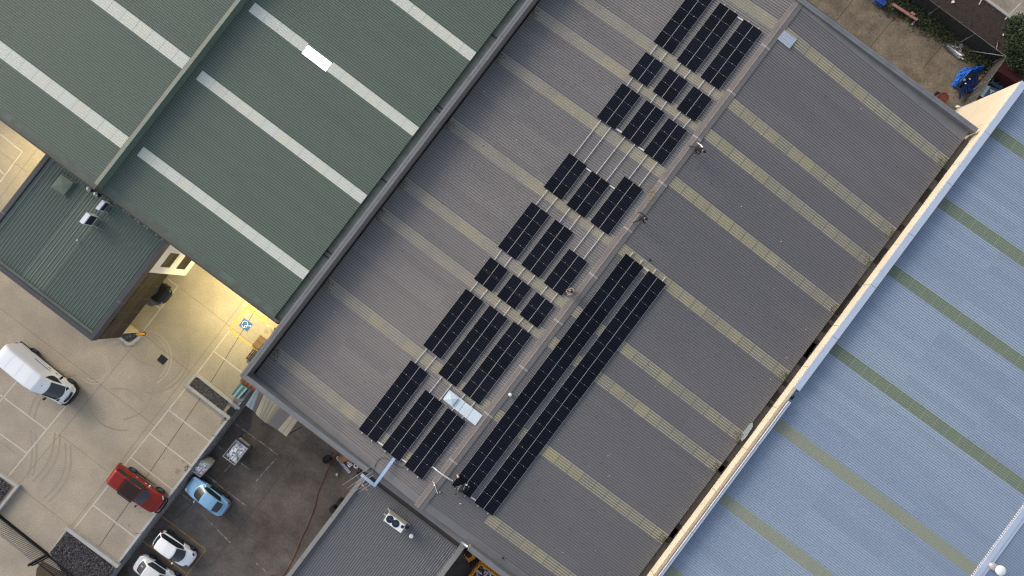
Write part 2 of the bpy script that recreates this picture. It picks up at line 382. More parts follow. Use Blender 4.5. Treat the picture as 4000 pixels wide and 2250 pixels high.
for l in [(1134, 1695, 1373, 1877), (1000, 1982, 1171, 2110), (700, 1880, 1010, 2120), (590, 2060, 760, 2190)]: line(g, *l, .035, LOT + .004, 0)
for l in [(3137, -10, 3401, 190), (3392, 182, 3262, 88), (3340, -10, 3262, 88), (3515, 42, 3395, 190), (3401, 190, 3655, 395), (3680, 178, 3605, 268), (3060, -60, 3150, 10)]: line(g, *l, .055, .004)
struct('pavement_joints', g, [m_joint, m_jointf])
g = MB()
for l in [(695, 1118, 561, 1291), (656, 1090, 697, 1119), (587, 1176, 627, 1207), (897, 1291, 767, 1462), (730, 1511, 429 + 62, 1811), (491, 1811, 289, 2066), (837, 1373, 948, 1457),
          (657, 1600, 824, 1728), (587, 1695, 752, 1821), (513, 1788, 676, 1914), (439, 1880, 602, 2006), (365, 1974, 530, 2101),
          (74, 1478, -10, 1580), (0, 1542, 179, 1676), (256, 1588, 31, 1862), (210, 1553, 258, 1590), (0, 1695, 103, 1769),
          (47, 563, 87, 592), (87, 592, -5, 718), (-5, 661, 20, 684), (0, 524, 50, 563)]: line(g, *l, .105, .006)
for l in [(3987, 12, 3925, 76), (3835, -3, 3824, 18)]: line(g, *l, .1, .106)
for l in [(975, 1187, 899, 1288), (899, 1288, 997, 1362), (966, 1202, 1044, 1263), (1044, 1263, 1088, 1300), (977, 1208, 1002, 1204), (1021, 1240, 1040, 1234)]: line(g, *l, .13, .006, 1)
for l in [(633, 2017, 804, 2147), (804, 2147, 726, 2250), (559, 2114, 726, 2239)]: line(g, *l, .11, LOT + .006, 2)
for l in [(846, 1739, 870, 1757), (941, 1808, 976, 1835), (800, 1850, 850, 1888), (703, 1925, 760, 1968), (830, 1876, 960, 1975), (706, 1915, 720, 1928), (1000, 1712, 1085, 1777), (1080, 1790, 1000, 1880),
          (920, 1655, 1010, 1722), (790, 2010, 900, 2120), (1000, 2200, 1060, 2250), (878, 1842, 900, 1815)]: line(g, *l, .09, LOT + .006, 3)
g.sheet(poly([(953, 1242), (988, 1266), (966, 1296), (933, 1272)], .008), .008, 4)
# wheelchair symbol (x along the bay, built in its own little frame)
def S(u, v): # u to the right along V, v up along U, centred on the blue square
    o = Q(960, 1269, .011); return o + V * u + U * v
def sl(p, q, w=.05, mi=5): g.strip(S(*p), S(*q), w, .011, mi)
arc = [(-.05 + .25 * math.cos(R(t)), .02 + .25 * math.sin(R(t))) for t in range(60, 275, 18)]
arc = [(-.12 + .24 * math.cos(R(t)), .04 + .24 * math.sin(R(t))) for t in range(-5, 235, 16)]
for p, q in zip(arc, arc[1:]): sl(p, q, .045)
g.sheet([S(.38 + .07 * math.cos(R(t)), .16 + .07 * math.sin(R(t))) for t in range(0, 360, 30)], .011, 5)
sl((.3, .1), (-.02, -.08)); sl((-.02, -.08), (.02, -.27)); sl((.12, 0), (.2, -.14)); sl((.02, -.27), (-.1, -.33)); sl((-.1, -.33), (-.3, -.2)); sl((.02, -.17), (.12, -.26))
struct('road_markings', g, [m_white, m_yellow, m_orangel, m_worn, m_blueb, m_signw])
g = MB()
def arcmark(cx, cy, r, t0, t1, w, mi=0, z=.003):
    c = Q(cx, cy, 0); P = [c + Vector((math.cos(R(t)), math.sin(R(t)), 0)) * r for t in [t0 + (t1 - t0) * i / 22 for i in range(23)]]
    for p, q in zip(P, P[1:]): g.strip(p, q, w, z, mi)
arcmark(370, 1440, 1.35, -140, 60, .10, 1); arcmark(370, 1440, 1.10, -130, 50, .08, 1)
arcmark(560, 1400, 2.5, -60, 80, .14, 1); arcmark(560, 1400, 2.2, -50, 60, .1, 1); arcmark(590, 1385, 3.4, -100, 10, .16, 0); arcmark(590, 1385, 3.0, -90, 0, .13, 0); arcmark(640, 1250, 4.2, 200, 260, .15, 0); arcmark(330, 1660, 4.5, 100, 175, .16, 0); arcmark(330, 1660, 5.0, 110, 170, .16, 0); arcmark(480, 1540, 3.2, 180, 280, .14, 0)
for i, (x0, y0, x1, y1, bow) in enumerate([(215, 1690, 130, 1880, .5), (235, 1700, 160, 1880, .5), (120, 1680, 108, 1870, .25), (140, 1690, 128, 1860, .2), (275, 1740, 190, 1960, .8), (255, 1730, 170, 1950, .8), (600, 1500, 480, 1640, .9), (430, 1520, 560, 1570, .5)]):
    p = Q(x0, y0); q = Q(x1, y1); d = q - p; n = Vector((-d.y, d.x, 0)).normalized()
    P = [p + d * t + n * bow * math.sin(math.pi * t) for t in [k / 14 for k in range(15)]]
    for a, b in zip(P, P[1:]): g.strip(a, b, .17, .002, 0)
random.seed(11)
for x, y, r in [(678, 1641, .09), (733, 1701, .1), (777, 1715, .09), (631, 1700, .07), (417, 1981, .1), (463, 1927, .08), (548, 1999, .12), (505, 2053, .16), (718, 1800, .2), (695, 1840, .25), (300, 1720, .06), (640, 1790, .1), (750, 1760, .1), (245, 1490, .06), (1040, 1295, .2), (1060, 1290, .12)]:
    c = Q(x, y); g.sheet([c + Vector((math.cos(R(t)), math.sin(R(t)), 0)) * r * random.uniform(.7, 1.2) for t in range(0, 360, 30)], .003, 2)
struct('tyre_marks', g, [m_tyre, m_scuff, m_stain])
# stone beds
def stones(name, pts, z, n, r0, r1, seed, label=None):
    rnd = random.Random(seed); mb = MB(); P = [Vector((p[0], p[1], 0)) for p in pts]
    x0, x1 = min(p.x for p in P), max(p.x for p in P); y0, y1 = min(p.y for p in P), max(p.y for p in P)
    def inside(x, y):
        k = False
        for i in range(len(P)):
            a, b = P[i], P[i - 1]
            if (a.y > y) != (b.y > y) and x < (b.x - a.x) * (y - a.y) / (b.y - a.y) + a.x: k = not k
        return k
    mb.sheet(pts, z - .01, 3)
    while n > 0:
        x, y = rnd.uniform(x0, x1), rnd.uniform(y0, y1)
        if not inside(x, y): continue
        n -= 1; r = rnd.uniform(r0, r1); q = Matrix.Rotation(rnd.uniform(0, 6.3), 3, Vector((rnd.random(), rnd.random(), rnd.random() + .1)).normalized())
        o = [Vector(d) * r * rnd.uniform(.7, 1.2) for d in ((1, 0, 0), (0, 1, 0), (-1, 0, 0), (0, -1, 0), (0, 0, .8), (0, 0, -.8))]
        mb.add([q @ p + Vector((x, y, z + rnd.uniform(0, .04))) for p in o], [(0, 1, 4), (1, 2, 4), (2, 3, 4), (3, 0, 4), (1, 0, 5), (2, 1, 5), (3, 2, 5), (0, 3, 5)], rnd.choice((0, 0, 0, 1, 1, 2)))
    o = mb.build(name, m_stone + [m_mulch]); tag(o, kind='stuff'); return o
stones('gravel', poly([(264, 2076), (196, 2160), (250, 2250), (330, 2350), (420, 2290), (447, 2218)], .1), .1, 3800, .04, .085, 1)
stones('gravel', poly([(770, 1474), (741, 1506), (867, 1604), (890, 1569)], .1), .1, 1700, .035, .07, 2)
stones('gravel', poly([(470, 1316), (500, 1337), (536, 1312), (533, 1299), (490, 1300)], .1), .1, 420, .04, .08, 3)
stones('gravel', poly([(-20, 1853), (43, 1900), (-20, 1985)], .1), .1, 500, .04, .08, 4)
# kerbs round the beds
def kerb(name, label, pts, w, h, closed=False, z=0.0, m=m_kerb):
    mb = MB(); P = [Vector((*Q(x, y, h)[:2], 0)) for x, y in pts]; n = len(P)
    for i in range(n if closed else n - 1):
        a, b = P[i], P[(i + 1) % n]; d = (b - a).normalized() * (w / 2)
        mb.beam(a - d * (.99 - .004 * i) + Vector((0, 0, z + h / 2 + .0015 * i)), b + d * (.99 - .004 * i) + Vector((0, 0, z + h / 2 + .0015 * i)), w - .003 * i, h, 0)
    return tag(mb.build(name, m), label, 'kerb')
kerb('bed_kerb', 'pale concrete kerb wall along the big gravel bed beside the black fence', [(261, 2066), (455, 2210)], .32, .4)
kerb('bed_kerb', 'thin concrete edging on the driveway side of the big gravel bed', [(259, 2071), (192, 2158)], .12, .1)
kerb('bed_kerb', 'concrete kerb ring with rounded end around the long gravel island in the car park',
     [(893, 1632), (737, 1511), (732, 1504), (736, 1497), (759, 1470), (768, 1467), (777, 1471), (931, 1593)], .26, .18)
kerb('bed_kerb', 'rounded concrete kerb under the corner of the glass office', [(466, 1318), (498, 1342), (506, 1344), (514, 1342), (538, 1322), (545, 1312), (541, 1304)], .26, .16)
kerb('bed_kerb', 'concrete kerb around the small gravel corner by the parking bays at the frame edge', [(-20, 1842), (66, 1899), (-25, 2014)], .24, .35)
def grate(label, pts, z, bars=6):
    P = poly(pts, z); t = thing('drain_grate', label, 'drain grate', (P[0] + P[2]) / 2)
    MB().prism([p for p in P], z - .02, z + .005).build('grate_frame', m_black, t)
    mb = MB()
    for i in range(1, bars * 2):
        f = i / (bars * 2); mb.beam(P[0].lerp(P[1], f) + Vector((0, 0, .02)), P[3].lerp(P[2], f) + Vector((0, 0, .02)), .035, .02)
    mb.build('grate_bars', m_sash, t)
grate('square iron drain grate flush in the open tan driveway', [(631, 1383), (657, 1404), (637, 1426), (613, 1406)], .008)
grate('iron grate at the building end of the long gravel island', [(901, 1587), (925, 1604), (904, 1628), (882, 1609)], .12)
# retaining wall
rw = thing('retaining_wall', 'split rock retaining wall between the tan car park and the sunken dark yard', 'retaining wall', W(-28, -13.9, LOT))
MB().fb(-75, -18.0, -14.14, -13.93, LOT + .02, .06).build('wall_capping', mat('wall_cap_concrete', (.46, .47, .48), .8, var=(.36, .37, .38), scale=1.5), rw)
mb = MB(); random.seed(5); na, nz = 330, 7; vs = []
for i in range(na + 1):
    for j in range(nz + 1):
        d = random.uniform(.02, .13) + .12 * (1 - j / nz) if 0 < j < nz else (.02 if j == nz else .2)
        vs.append(W(-75 + 57 * i / na, -13.92 + d, LOT + (0 - LOT) * j / nz - .0))
mb.add(vs, [(i * (nz + 1) + j, i * (nz + 1) + j + 1, (i + 1) * (nz + 1) + j + 1, (i + 1) * (nz + 1) + j) for i in range(na) for j in range(nz)])
mb.build('rock_face', m_rock, rw)

# ---------------------------------------------------------------- grey warehouse
RB = 3.66; ZR, ZE = 8.3, 7.0; BL, BR = -12.85, 20.72
def zg(a, b): return ZR + (ZE - ZR) * (RB - b) / (RB - BL) if b < RB else ZR + (ZE - ZR) * (b - RB) / (BR - RB)
gw = thing('grey_warehouse', 'big warehouse with weathered grey ribbed gable roof carrying the solar panels', 'warehouse', W(8, 3.6, 0))
mb = MB()
mb.fb(-16.9, 32.55, -13.36, 21.0, LOT, 6.3)
mb.build('wall', m_creamt, gw)
A0, A1 = -16.05, 31.95; PIT, RH = .2, .034
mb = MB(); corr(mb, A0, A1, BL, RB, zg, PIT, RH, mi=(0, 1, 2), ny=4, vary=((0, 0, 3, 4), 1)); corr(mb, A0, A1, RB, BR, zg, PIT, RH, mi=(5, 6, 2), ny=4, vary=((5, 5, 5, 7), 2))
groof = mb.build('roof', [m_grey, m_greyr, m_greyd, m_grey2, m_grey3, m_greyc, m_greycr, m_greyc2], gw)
mb = MB()   # flat flashings beside the two end parapets
for a0, a1 in ((-16.6, A0 - .003), (A1 + .003, 32.3)):
    mb = MB()
    for b0, b1 in ((BL, RB), (RB, BR)):
        mb.add([W(a0, b0, zg(0, b0) + .03), W(a0, b1, zg(0, b1) + .03), W(a1 + (.64 if a0 > 0 and b1 > RB else 0), b1, zg(0, b1) + .02), W(a1 + (.1 if a0 > 0 and b0 >= RB else 0), b0, zg(0, b0) + .02)], [(0, 3, 2, 1)])
    mb.build('side_flashing', m_greyl, groof)
def skylight(parent, a, b0, b1, zf, sets, ribm, purm, w=.84, pitch=PIT, h=RH, seg=1.16, rnd=None, bias=None, name='skylight', off=.008):
    mb = MB(); n = max(1, round((b1 - b0) / seg)); ns = len(sets)
    k0 = round((a - w / 2) / pitch) * pitch + .55 * pitch
    a0 = k0; a1 = k0 + round(w / pitch) * pitch + .42 * pitch
    for i in range(n):
        u0 = b0 + (b1 - b0) * i / n; u1 = b0 + (b1 - b0) * (i + 1) / n
        s = rnd.choices(range(ns), bias((u0 + u1) / 2) if bias else None)[0]
        corr(mb, a0, a1, u0, u1, zf, pitch, h, off=off + .0006 * (i % 2), mi=(s, ns))
        if i and purm:
            pr = ribs(a0, a1, pitch, h)
            for j in range(len(pr) - 1):
                p, q = pr[j], pr[j + 1]; z = off + .004
                mb.add([W(p[0], u0 - .022, zf(0, u0) + p[1] + z), W(q[0], u0 - .022, zf(0, u0) + q[1] + z), W(q[0], u0 + .022, zf(0, u0) + q[1] + z), W(p[0], u0 + .022, zf(0, u0) + p[1] + z)], [(0, 1, 2, 3)], ns + 1)
    return mb.build(name, list(sets) + [ribm] + ([purm] if purm else []), parent)
rs = random.Random(4)
SKA = [29.7, 22.6, 19.62, 15.05, 8.35, 2.42, -.6, -7.56, -14.4]
def biasg(b):
    d = abs(b - RB) / 16
    return (10 * max(0, .8 - d), 10 * max(0, d - .3) + .2, .5 * max(0, .8 - d) if b > RB else 0)
for a in SKA:
    skylight(groof, a, BL + .03, RB - .42 if a > -14 else 1.2, zg, m_skyL, m_skyLr, None, rnd=rs, bias=lambda b: biasg(b)[:2])
    skylight(groof, a, RB + .42 if a > -14 else 8.4, BR - .03, zg, m_sky, m_skyr, m_purlin, rnd=rs, bias=biasg)
mb = MB(); n = 11    # ridge capping: rolled profile, with laps
def ridge_prof(o): return [(-.40, zg(0, RB - .40) + .045 + o), (-.385, zg(0, RB - .38) + .06 + o), (-.07, ZR + .07 + o), (0, ZR + .095 + o), (.07, ZR + .07 + o), (.385, zg(0, RB + .38) + .06 + o), (.40, zg(0, RB + .40) + .045 + o)]
for i in range(n):
    a0 = -16.75 + (32.4 + 16.75) * i / n; a1 = -16.75 + (32.4 + 16.75) * (i + 1) / n
    for (p, q), (o, mi) in zip(((a0, a1), (a1 - .09, a1 + .05)), ((0, 0), (.006, 1))):
        if mi and i == n - 1: continue
        pr = ridge_prof(o); vs = [W(a, RB + d, z) for a in (p, q) for d, z in pr]; k = len(pr)
        mb.add(vs, [(j, k + j, k + j + 1, j + 1) for j in range(k - 1)], mi)
for px, py in [(2548, 755), (2536, 782), (2538, 798), (2550, 762)]:
    c = Q(px, py, ZR + .1); c.z = ZR + .1
    for _ in range(5):
        d = c + Vector((random.uniform(-.2, .2), random.uniform(-.2, .2), 0)); r = random.uniform(.03, .08)
        off = d.dot(V) - RB
        d.z = ZR + .1 - .03 * abs(off) * 2
        mb.add([d + Vector((math.cos(R(t)) * r, math.sin(R(t)) * r, .004)) for t in range(0, 360, 60)], [(0, 1, 2, 3, 4, 5)], 2)
mb.build('ridge_capping', [m_ridge, m_lap, m_rust], groof)
mb = MB()   # screws and bird droppings on the sheets
for _ in range(260):
    a, b = random.uniform(-15, 31), random.choice((random.uniform(-12, 3), random.uniform(4.5, 20)))
    r = random.uniform(.015, .035); z = zg(a, b) + RH + .004
    mb.add([W(a - r, b - r, z), W(a + r, b - r, z), W(a + r, b + r, z), W(a - r, b + r, z)], [(0, 1, 2, 3)], random.choice((0, 0, 0, 1)))
tag(mb.build('roof_specks', [m_gutter, m_alu], groof), kind='stuff')
# parapets
mb = MB(); ZP = 8.4
mb.fb(-17.0, 32.62, -13.38, -13.02, 6.3, ZP)            # beside the green roof
mb.fb(-16.98, -16.62, -13.02, -1.2, 6.3, ZP - .004, 1); mb.fb(-16.98, -16.62, 8.6, 20.9, 6.3, ZP - .004, 1); mb.fb(-17.3, -16.62, -1.2, 8.598, 6.3, 7.3, 1)
mb.fb(32.3, 32.66, -13.02, RB - .42, 6.3, ZP - .004, 1)
def barge(mb, b0, b1, z0, z1, dz, off, wd, mi):   # sloping parapet top, kept over the same edge of the yard wall
    k = lambda z: (61 - z) / 52.6; P = []
    for zz in (None, 1):
        for (a, b, z) in ((32.3 * k(z0) + off, b0, z0), (32.3 * k(z1) + off, b1, z1), (32.3 * k(z1) + off + wd, b1, z1), (32.3 * k(z0) + off + wd, b0, z0)):
            P.append(W(a, b, (6.3 if dz is None else z) if zz is None else z + (0 if dz is None else dz)))
    mb.hexa(P, mi)
barge(mb, RB - .42, 21.0, 8.45, 7.42, None, .0, .34, 1)
par = mb.build('parapet', [m_brown, m_greyl], gw)
mb = MB()
def cap(a0, a1, b0, b1, z, mi=0): mb.fb(a0, a1, b0, b1, z, z + .035, mi)
for i in range(12):
    a0 = -17.0 + 4.14 * i; cap(a0, a0 + 4.12, -13.40, -13.21, ZP); cap(a0 + .01, a0 + 4.13, -13.205, -12.99, ZP - .012, 1)
for i in range(8):
    b0 = -12.98 + 4.235 * i; b1 = b0 + 4.22
    for c0, c1 in ((b0, min(b1, -1.2)), (max(b0, 8.6), b1)):
        if c1 - c0 > .3: cap(-17.0, -16.85, c0, c1, ZP, 1); cap(-16.845, -16.60, c0 + .01, c1 + .005, ZP + .01)
    if b0 < 0: cap(32.27, 32.50, b0, b0 + 4.22, ZP); cap(32.505, 32.69, b0 + .01, b0 + 4.225, ZP + .01)
mb.build('parapet_capping', [m_cap, m_greyl], par)
mb = MB()
for i in range(4):
    b0 = RB - .42 + 4.44 * i; z0, z1 = 8.45 - 1.03 * i / 4, 8.45 - 1.03 * (i + 1) / 4
    barge(mb, b0, b0 + 4.42, z0, z1, .03, -.02, .22, 0); barge(mb, b0, b0 + 4.42, z0, z1, .045, .205, .18, 0)
mb.build('barge_capping', [m_cap, m_greyl], par)
mb = MB()   # gutters
mb.fb(-16.6, 32.28, -13.015, BL + .12, 6.5, 6.82); mb.fb(-16.6, 32.28, BR - .1, 21.22, 6.5, 6.94)
gut = mb.build('gutter', m_gutter, gw)
mb = MB(); rr = random.Random(9)
for b0, b1, z in ((-13.0, BL + .05, 6.83), (BR - .02, 21.19, 6.955)):
    for _ in range(20):
        a = rr.uniform(-15, 31); l = rr.uniform(.3, 1.8); n = 7
        top = [W(a + l * i / n, b1 - rr.uniform(0, .12), z) for i in range(n + 1)]; bot = [W(a + l * i / n, b0 + rr.uniform(.0, .14), z) for i in range(n + 1)][::-1]
        mb.add(top + bot, [list(range(2 * n + 2))])
tag(mb.build('leaf_litter', m_leaflit, gut), kind='stuff')
# moss and weeds where the fibreglass sheets reach the gutters
mb = MB(); rr = random.Random(3)
for a in SKA:
    for be, sgn in ((BL, 1), (BR, -1)):
        for _ in range(95):
            d = abs(rr.gauss(0, .3)) + .02; x = a + rr.uniform(-.42, .42); b = be + sgn * d; r = rr.uniform(.02, .06); z = zg(0, b) + .04 + rr.uniform(0, .05)
            t = rr.uniform(0, 6.28); e1 = Vector((math.cos(t), math.sin(t), rr.uniform(-.4, .4))) * r; e2 = Vector((-math.sin(t), math.cos(t), rr.uniform(-.4, .4))) * r * .6
            c = W(x, b, z); mb.add([c - e1, c - e2, c + e1, c + e2], [(0, 1, 2, 3)], rr.choice((0, 0, 1, 1, 2)))
tag(mb.build('moss', m_moss), kind='stuff')

# ---------------------------------------------------------------- green warehouse
GZ = lambda a, b: 8.0 + (b + 14.1) * (-.045)
GZ2 = lambda a, b: 9.45 + (b + 30.55) * (-.045)
gn = thing('green_warehouse', 'warehouse with dark green ribbed roof in two steps and milky skylight strips', 'warehouse', W(4, -30, 0))
mb = MB(); mb.fb(-12.0, 40, -75, -13.5, LOT, 7.6); mb.build('wall', m_wall, gn)
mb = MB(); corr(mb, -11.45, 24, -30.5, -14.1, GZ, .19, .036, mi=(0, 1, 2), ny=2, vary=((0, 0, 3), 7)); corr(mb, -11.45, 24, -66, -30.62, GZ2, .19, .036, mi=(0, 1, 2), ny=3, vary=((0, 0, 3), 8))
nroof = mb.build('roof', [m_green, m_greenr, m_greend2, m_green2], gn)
rs = random.Random(8)
GSK = [13.6, 6.13, -.55, -8.0]
for a in GSK:
    if a == 6.13:
        skylight(nroof, a, -29.95, -24.82, GZ, m_gsky, m_gskyr, m_gpur, pitch=.19, rnd=rs, seg=1.2)
        skylight(nroof, a, -22.43, -14.12, GZ, m_gsky, m_gskyr, m_gpur, pitch=.19, rnd=rs, seg=1.2)
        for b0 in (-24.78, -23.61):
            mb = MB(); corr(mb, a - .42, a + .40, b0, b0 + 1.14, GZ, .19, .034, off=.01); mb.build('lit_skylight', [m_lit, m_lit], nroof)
    else: skylight(nroof, a, -29.95, -14.12, GZ, m_gsky, m_gskyr, m_gpur, pitch=.19, rnd=rs, seg=1.2)
for a in (6.1, -.55, -8.0):
    skylight(nroof, a, -60, -30.66, GZ2, m_gsky, m_gskyr, m_gpur, pitch=.19, rnd=rs, seg=1.2, w=.95)
mb = MB()   # step fascia, ridge strip, barge, flashing
mb.fb(-11.75, 24, -30.62, -30.50, GZ(0, -30.5) - .05, 9.40, 0)
mb.fb(-11.75, 24, -30.78, -30.49, 9.47, 9.53, 1)
mb.fb(-11.75, 24, -30.84, -30.785, 9.44, 9.50, 2)
mb.build('step_fascia', [m_green, m_greenl, m_wood], nroof)
mb = MB()
mb.add([W(-11.9, -14.1, GZ(0, -14.1) + .05), W(-11.9, -30.48, GZ(0, -30.48) + .05), W(-11.42, -30.48, GZ(0, -30.48) + .04), W(-11.42, -14.1, GZ(0, -14.1) + .04)], [(0, 1, 2, 3)], 0)
mb.add([W(-11.9, -30.5, GZ2(0, -30.5) + .05), W(-11.9, -66, GZ2(0, -66) + .05), W(-11.42, -66, GZ2(0, -66) + .04), W(-11.42, -30.5, GZ2(0, -30.5) + .04)], [(0, 1, 2, 3)], 0)
for (b0, b1, zf) in ((-30.5, -13.6, GZ), (-66, -30.5, GZ2)):
    for (a0, a1, dz0, dz1, mi) in ((-12.08, -11.9, -.3, .07, 1), (-12.2, -12.08, -.4, .0, 2)):
        P = [(a0, b0), (a0, b1), (a1, b1), (a1, b0)]
        mb.hexa([W(a, b, zf(a, b) + dz0) for a, b in P] + [W(a, b, zf(a, b) + dz1) for a, b in P], mi)
mb.build('barge_flashing', [m_greend, m_olive, m_navy], nroof)
mb = MB(); mb.fb(-11.9, 24, -14.16, -13.41, 7.6, 7.83, 0)
vg = mb.build('valley_gutter', m_greend, gn)
for px, py in [(1722, 421), (1711, 433), (1291, 990), (1276, 1003), (1930, 142), (1503, 707)]:
    a, b = F(px, py, 7.85); MB().fb(a - .06, a + .06, -14.1, -13.41, 7.8, 7.87).build('gutter_strap', m_black, vg)

# ---------------------------------------------------------------- office
of = thing('glass_office', 'two storey office with green ribbed roof, dark fascia and brown glass front', 'office', W(-17, -30, 0))
mb = MB(); mb.fb(-21.2, -12.1, -36.2, -29.5, 0, 6.4); mb.fb(-22.2, -12.05, -36.7, -25.02, 2.95, 6.5)
mb.build('body', m_navy, of)
OZ = lambda a, b: 6.72
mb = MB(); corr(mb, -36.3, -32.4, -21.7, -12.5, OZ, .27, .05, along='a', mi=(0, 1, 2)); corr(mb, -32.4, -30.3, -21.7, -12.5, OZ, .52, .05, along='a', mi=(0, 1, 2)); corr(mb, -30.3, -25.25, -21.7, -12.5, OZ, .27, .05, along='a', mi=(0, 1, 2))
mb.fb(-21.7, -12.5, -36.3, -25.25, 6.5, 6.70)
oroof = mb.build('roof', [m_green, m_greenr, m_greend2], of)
mb = MB(); mb.fb(-22.32, -21.95, -36.8, -24.78, 6.3, 7.0, 1); mb.fb(-21.95, -12.3, -25.12, -24.78, 6.3, 6.995, 1); mb.fb(-21.95, -12.3, -36.8, -36.42, 6.3, 6.995, 1)
mb.fb(-21.95, -21.7, -36.42, -25.12, 6.3, 6.86, 0); mb.fb(-21.7, -12.3, -36.42, -36.1, 6.3, 6.76, 2)
for a in (-18.6,): mb.fb(a, a + .03, -25.13, -24.77, 6.3, 7.005, 2); mb.fb(a, a + .03, -36.81, -36.41, 6.3, 7.005, 2)
mb.fb(-22.33, -21.94, -30.0, -29.97, 6.3, 7.005, 2)
mb.build('fascia', [m_greend, m_navy, m_greenl], of)
mb = MB()
mb.fb(-12.5, -12.1, -36.4, -24.9, 6.6, 6.82)
for i in range(36):
    b = -35.9 + .3 * i; mb.fb(-12.72, -12.5, b, b + .16, 6.74, 6.80, random.choice((0, 0, 1)))
mb.build('apron_flashing', [m_navy, m_cap], oroof)
mb = MB(); mb.fb(-15.56, -12.05, -25.05, -24.86, 0, 6.45)
ww = mb.build('white_wall', m_wall, of)
def office_window(a0, a1, z0, z1):
    mb = MB(); f = .07; b0, b1 = -24.9, -24.83
    mb.fb(a0, a1, b0, b1, z0, z0 + f); mb.fb(a0, a1, b0, b1, z1 - f, z1); mb.fb(a0, a0 + f, b0, b1, z0 + f, z1 - f); mb.fb(a1 - f, a1, b0, b1, z0 + f, z1 - f); mb.fb(a0 + f, a1 - f, b0, b1, z0 + .42, z0 + .47)
    w = mb.build('window', m_sash, ww)
    MB().fb(a0 + f, a1 - f, -24.875, -24.85, z0 + f, z1 - f).build('pane', m_glass, w)
# the two windows: read back from the picture on the plane b = -24.85
def on_b(px, py, b):
    lo, hi = -2.0, 12.0
    for _ in range(40):
        z = (lo + hi) / 2
        if F(px, py, z)[1] > b: hi = z
        else: lo = z
    return F(px, py, z)[0], z
for q in ([(1720, 1093), (1805, 1106), (1697, 1242), (1610, 1230)], [(1878, 1112), (1945, 1125), (1862, 1262), (1765, 1250)]):
    P = [on_b(x / 2.574, 563 + y / 2.574, -24.86) for x, y in q]
    a0 = (P[2][0] + P[3][0]) / 2; a1 = (P[0][0] + P[1][0]) / 2; zs = sorted(p[1] for p in P)
    office_window(a0, a1, (zs[0] + zs[1]) / 2, (zs[2] + zs[3]) / 2)
# curtain wall on the yard side and along the front
mb = MB(); zb = [2.95, 4.35, 4.75, 5.95, 6.3]
def gl(a0, a1, z0, z1, mi): mb.fb(a0, a1, -25.02, -24.86, z0, z1, mi)
gl(-22.28, -15.57, 2.95, 4.3, 0); gl(-22.28, -15.57, 4.34, 4.9, 1); gl(-22.28, -15.57, 4.94, 5.75, 1); gl(-22.28, -15.57, 5.79, 6.3, 0)
mb.fb(-22.3, -22.14, -36.7, -25.03, 2.95, 4.3, 0); mb.fb(-22.3, -22.14, -36.7, -25.03, 4.34, 5.75, 1); mb.fb(-22.3, -22.14, -36.7, -25.03, 5.79, 6.3, 0)
cw = mb.build('curtain_wall', [m_glassd, m_glass], of)
mb = MB()
for z in (4.30, 4.90, 5.75): mb.fb(-22.31, -15.57, -25.03, -24.845, z, z + .04)
for i in range(5): a = -22.3 + 1.36 * i; mb.fb(a, a + .025, -25.03, -24.845, 2.95, 6.3)
mb.build('transoms', m_transom, cw)
mb = MB(); mb.fb(-22.12, -21.95, -36, -25.12, 0, 2.94); mb.build('blade_wall', m_cream, of)

# ---------------------------------------------------------------- low grey building
lb = thing('low_building', 'lower grey building with closely ribbed roof below the big grey warehouse', 'building', W(-24, 3.6, LOT))
LZ = lambda a, b: 6.45 + (a + 18.1) * .012
mb = MB(); mb.fb(-34, -17.0, -1.1, 8.4, LOT, 6.0); mb.build('wall', m_brown, lb)
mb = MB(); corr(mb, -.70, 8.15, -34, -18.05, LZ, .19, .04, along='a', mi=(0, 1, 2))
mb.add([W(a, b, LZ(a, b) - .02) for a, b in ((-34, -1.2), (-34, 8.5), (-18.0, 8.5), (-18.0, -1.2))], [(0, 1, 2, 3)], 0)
lroof = mb.build('roof', [m_lgrey, m_lgreyr, mat('low_roof_rib_shadow', (.085, .085, .09), .7)], lb)  # last material paints the shadow along the ribs
mb = MB()
for i in range(4):
    a = -34 + 4.03 * i; mb.fb(a, a + 4.0, -1.32, -.98, 6.0, 6.66, 0)
mb.fb(-34, -17.6, -.98, -.72, 6.0, 6.36, 1)
mb.fb(-34, -17.5, 8.2, 8.62, 6.0, 6.58, 0)
mb.build('barge_capping', [m_lcap, m_lgrey], lb)
mb = MB(); mb.fb(-18.02, -17.3, -1.3, 8.6, 6.2, 6.30, 0); mb.fb(-17.98, -17.93, -1.0, 8.2, 6.3, 6.42, 1)
mb.build('box_gutter', [m_gutter, m_greyl], lb)

# ---------------------------------------------------------------- blue building
bb = thing('blue_building', 'long building with blue-grey ribbed roof behind a cream parapet wall', 'warehouse', W(12, 32, 0))
BZ = lambda a, b: 7.3 + (b - 21.7) * (1.2 / 19.0) if b < 40.7 else 8.5 - (b - 40.7) * .063
mb = MB(); mb.fb(-30, 38.0, 21.5, 60, LOT, 7.0, 0)
mb.build('body', m_cream, bb)
mb = MB(); e = 0
for i in range(17):      # tilt-up panels, 4 m each with a joint
    a1 = 37.98 - 4.0 * i; a0 = a1 - 3.97; mb.fb(a0, a1, 21.23, 21.50, LOT, 7.95)
cwall = mb.build('parapet', m_cream, bb)
mb = MB(); mb.fb(-30, 37.9, 21.29, 21.45, LOT, 7.8); mb.build('joint_filler', m_brown, cwall)
mb = MB()
for i in range(6):
    a1 = 38.05 - 5.0 * i; a0 = a1 - 4.97
    if a0 < 7: a0 = 7.0
    mb.fb(a0, a1, 21.25, 21.78, 7.95, 8.02, 0)
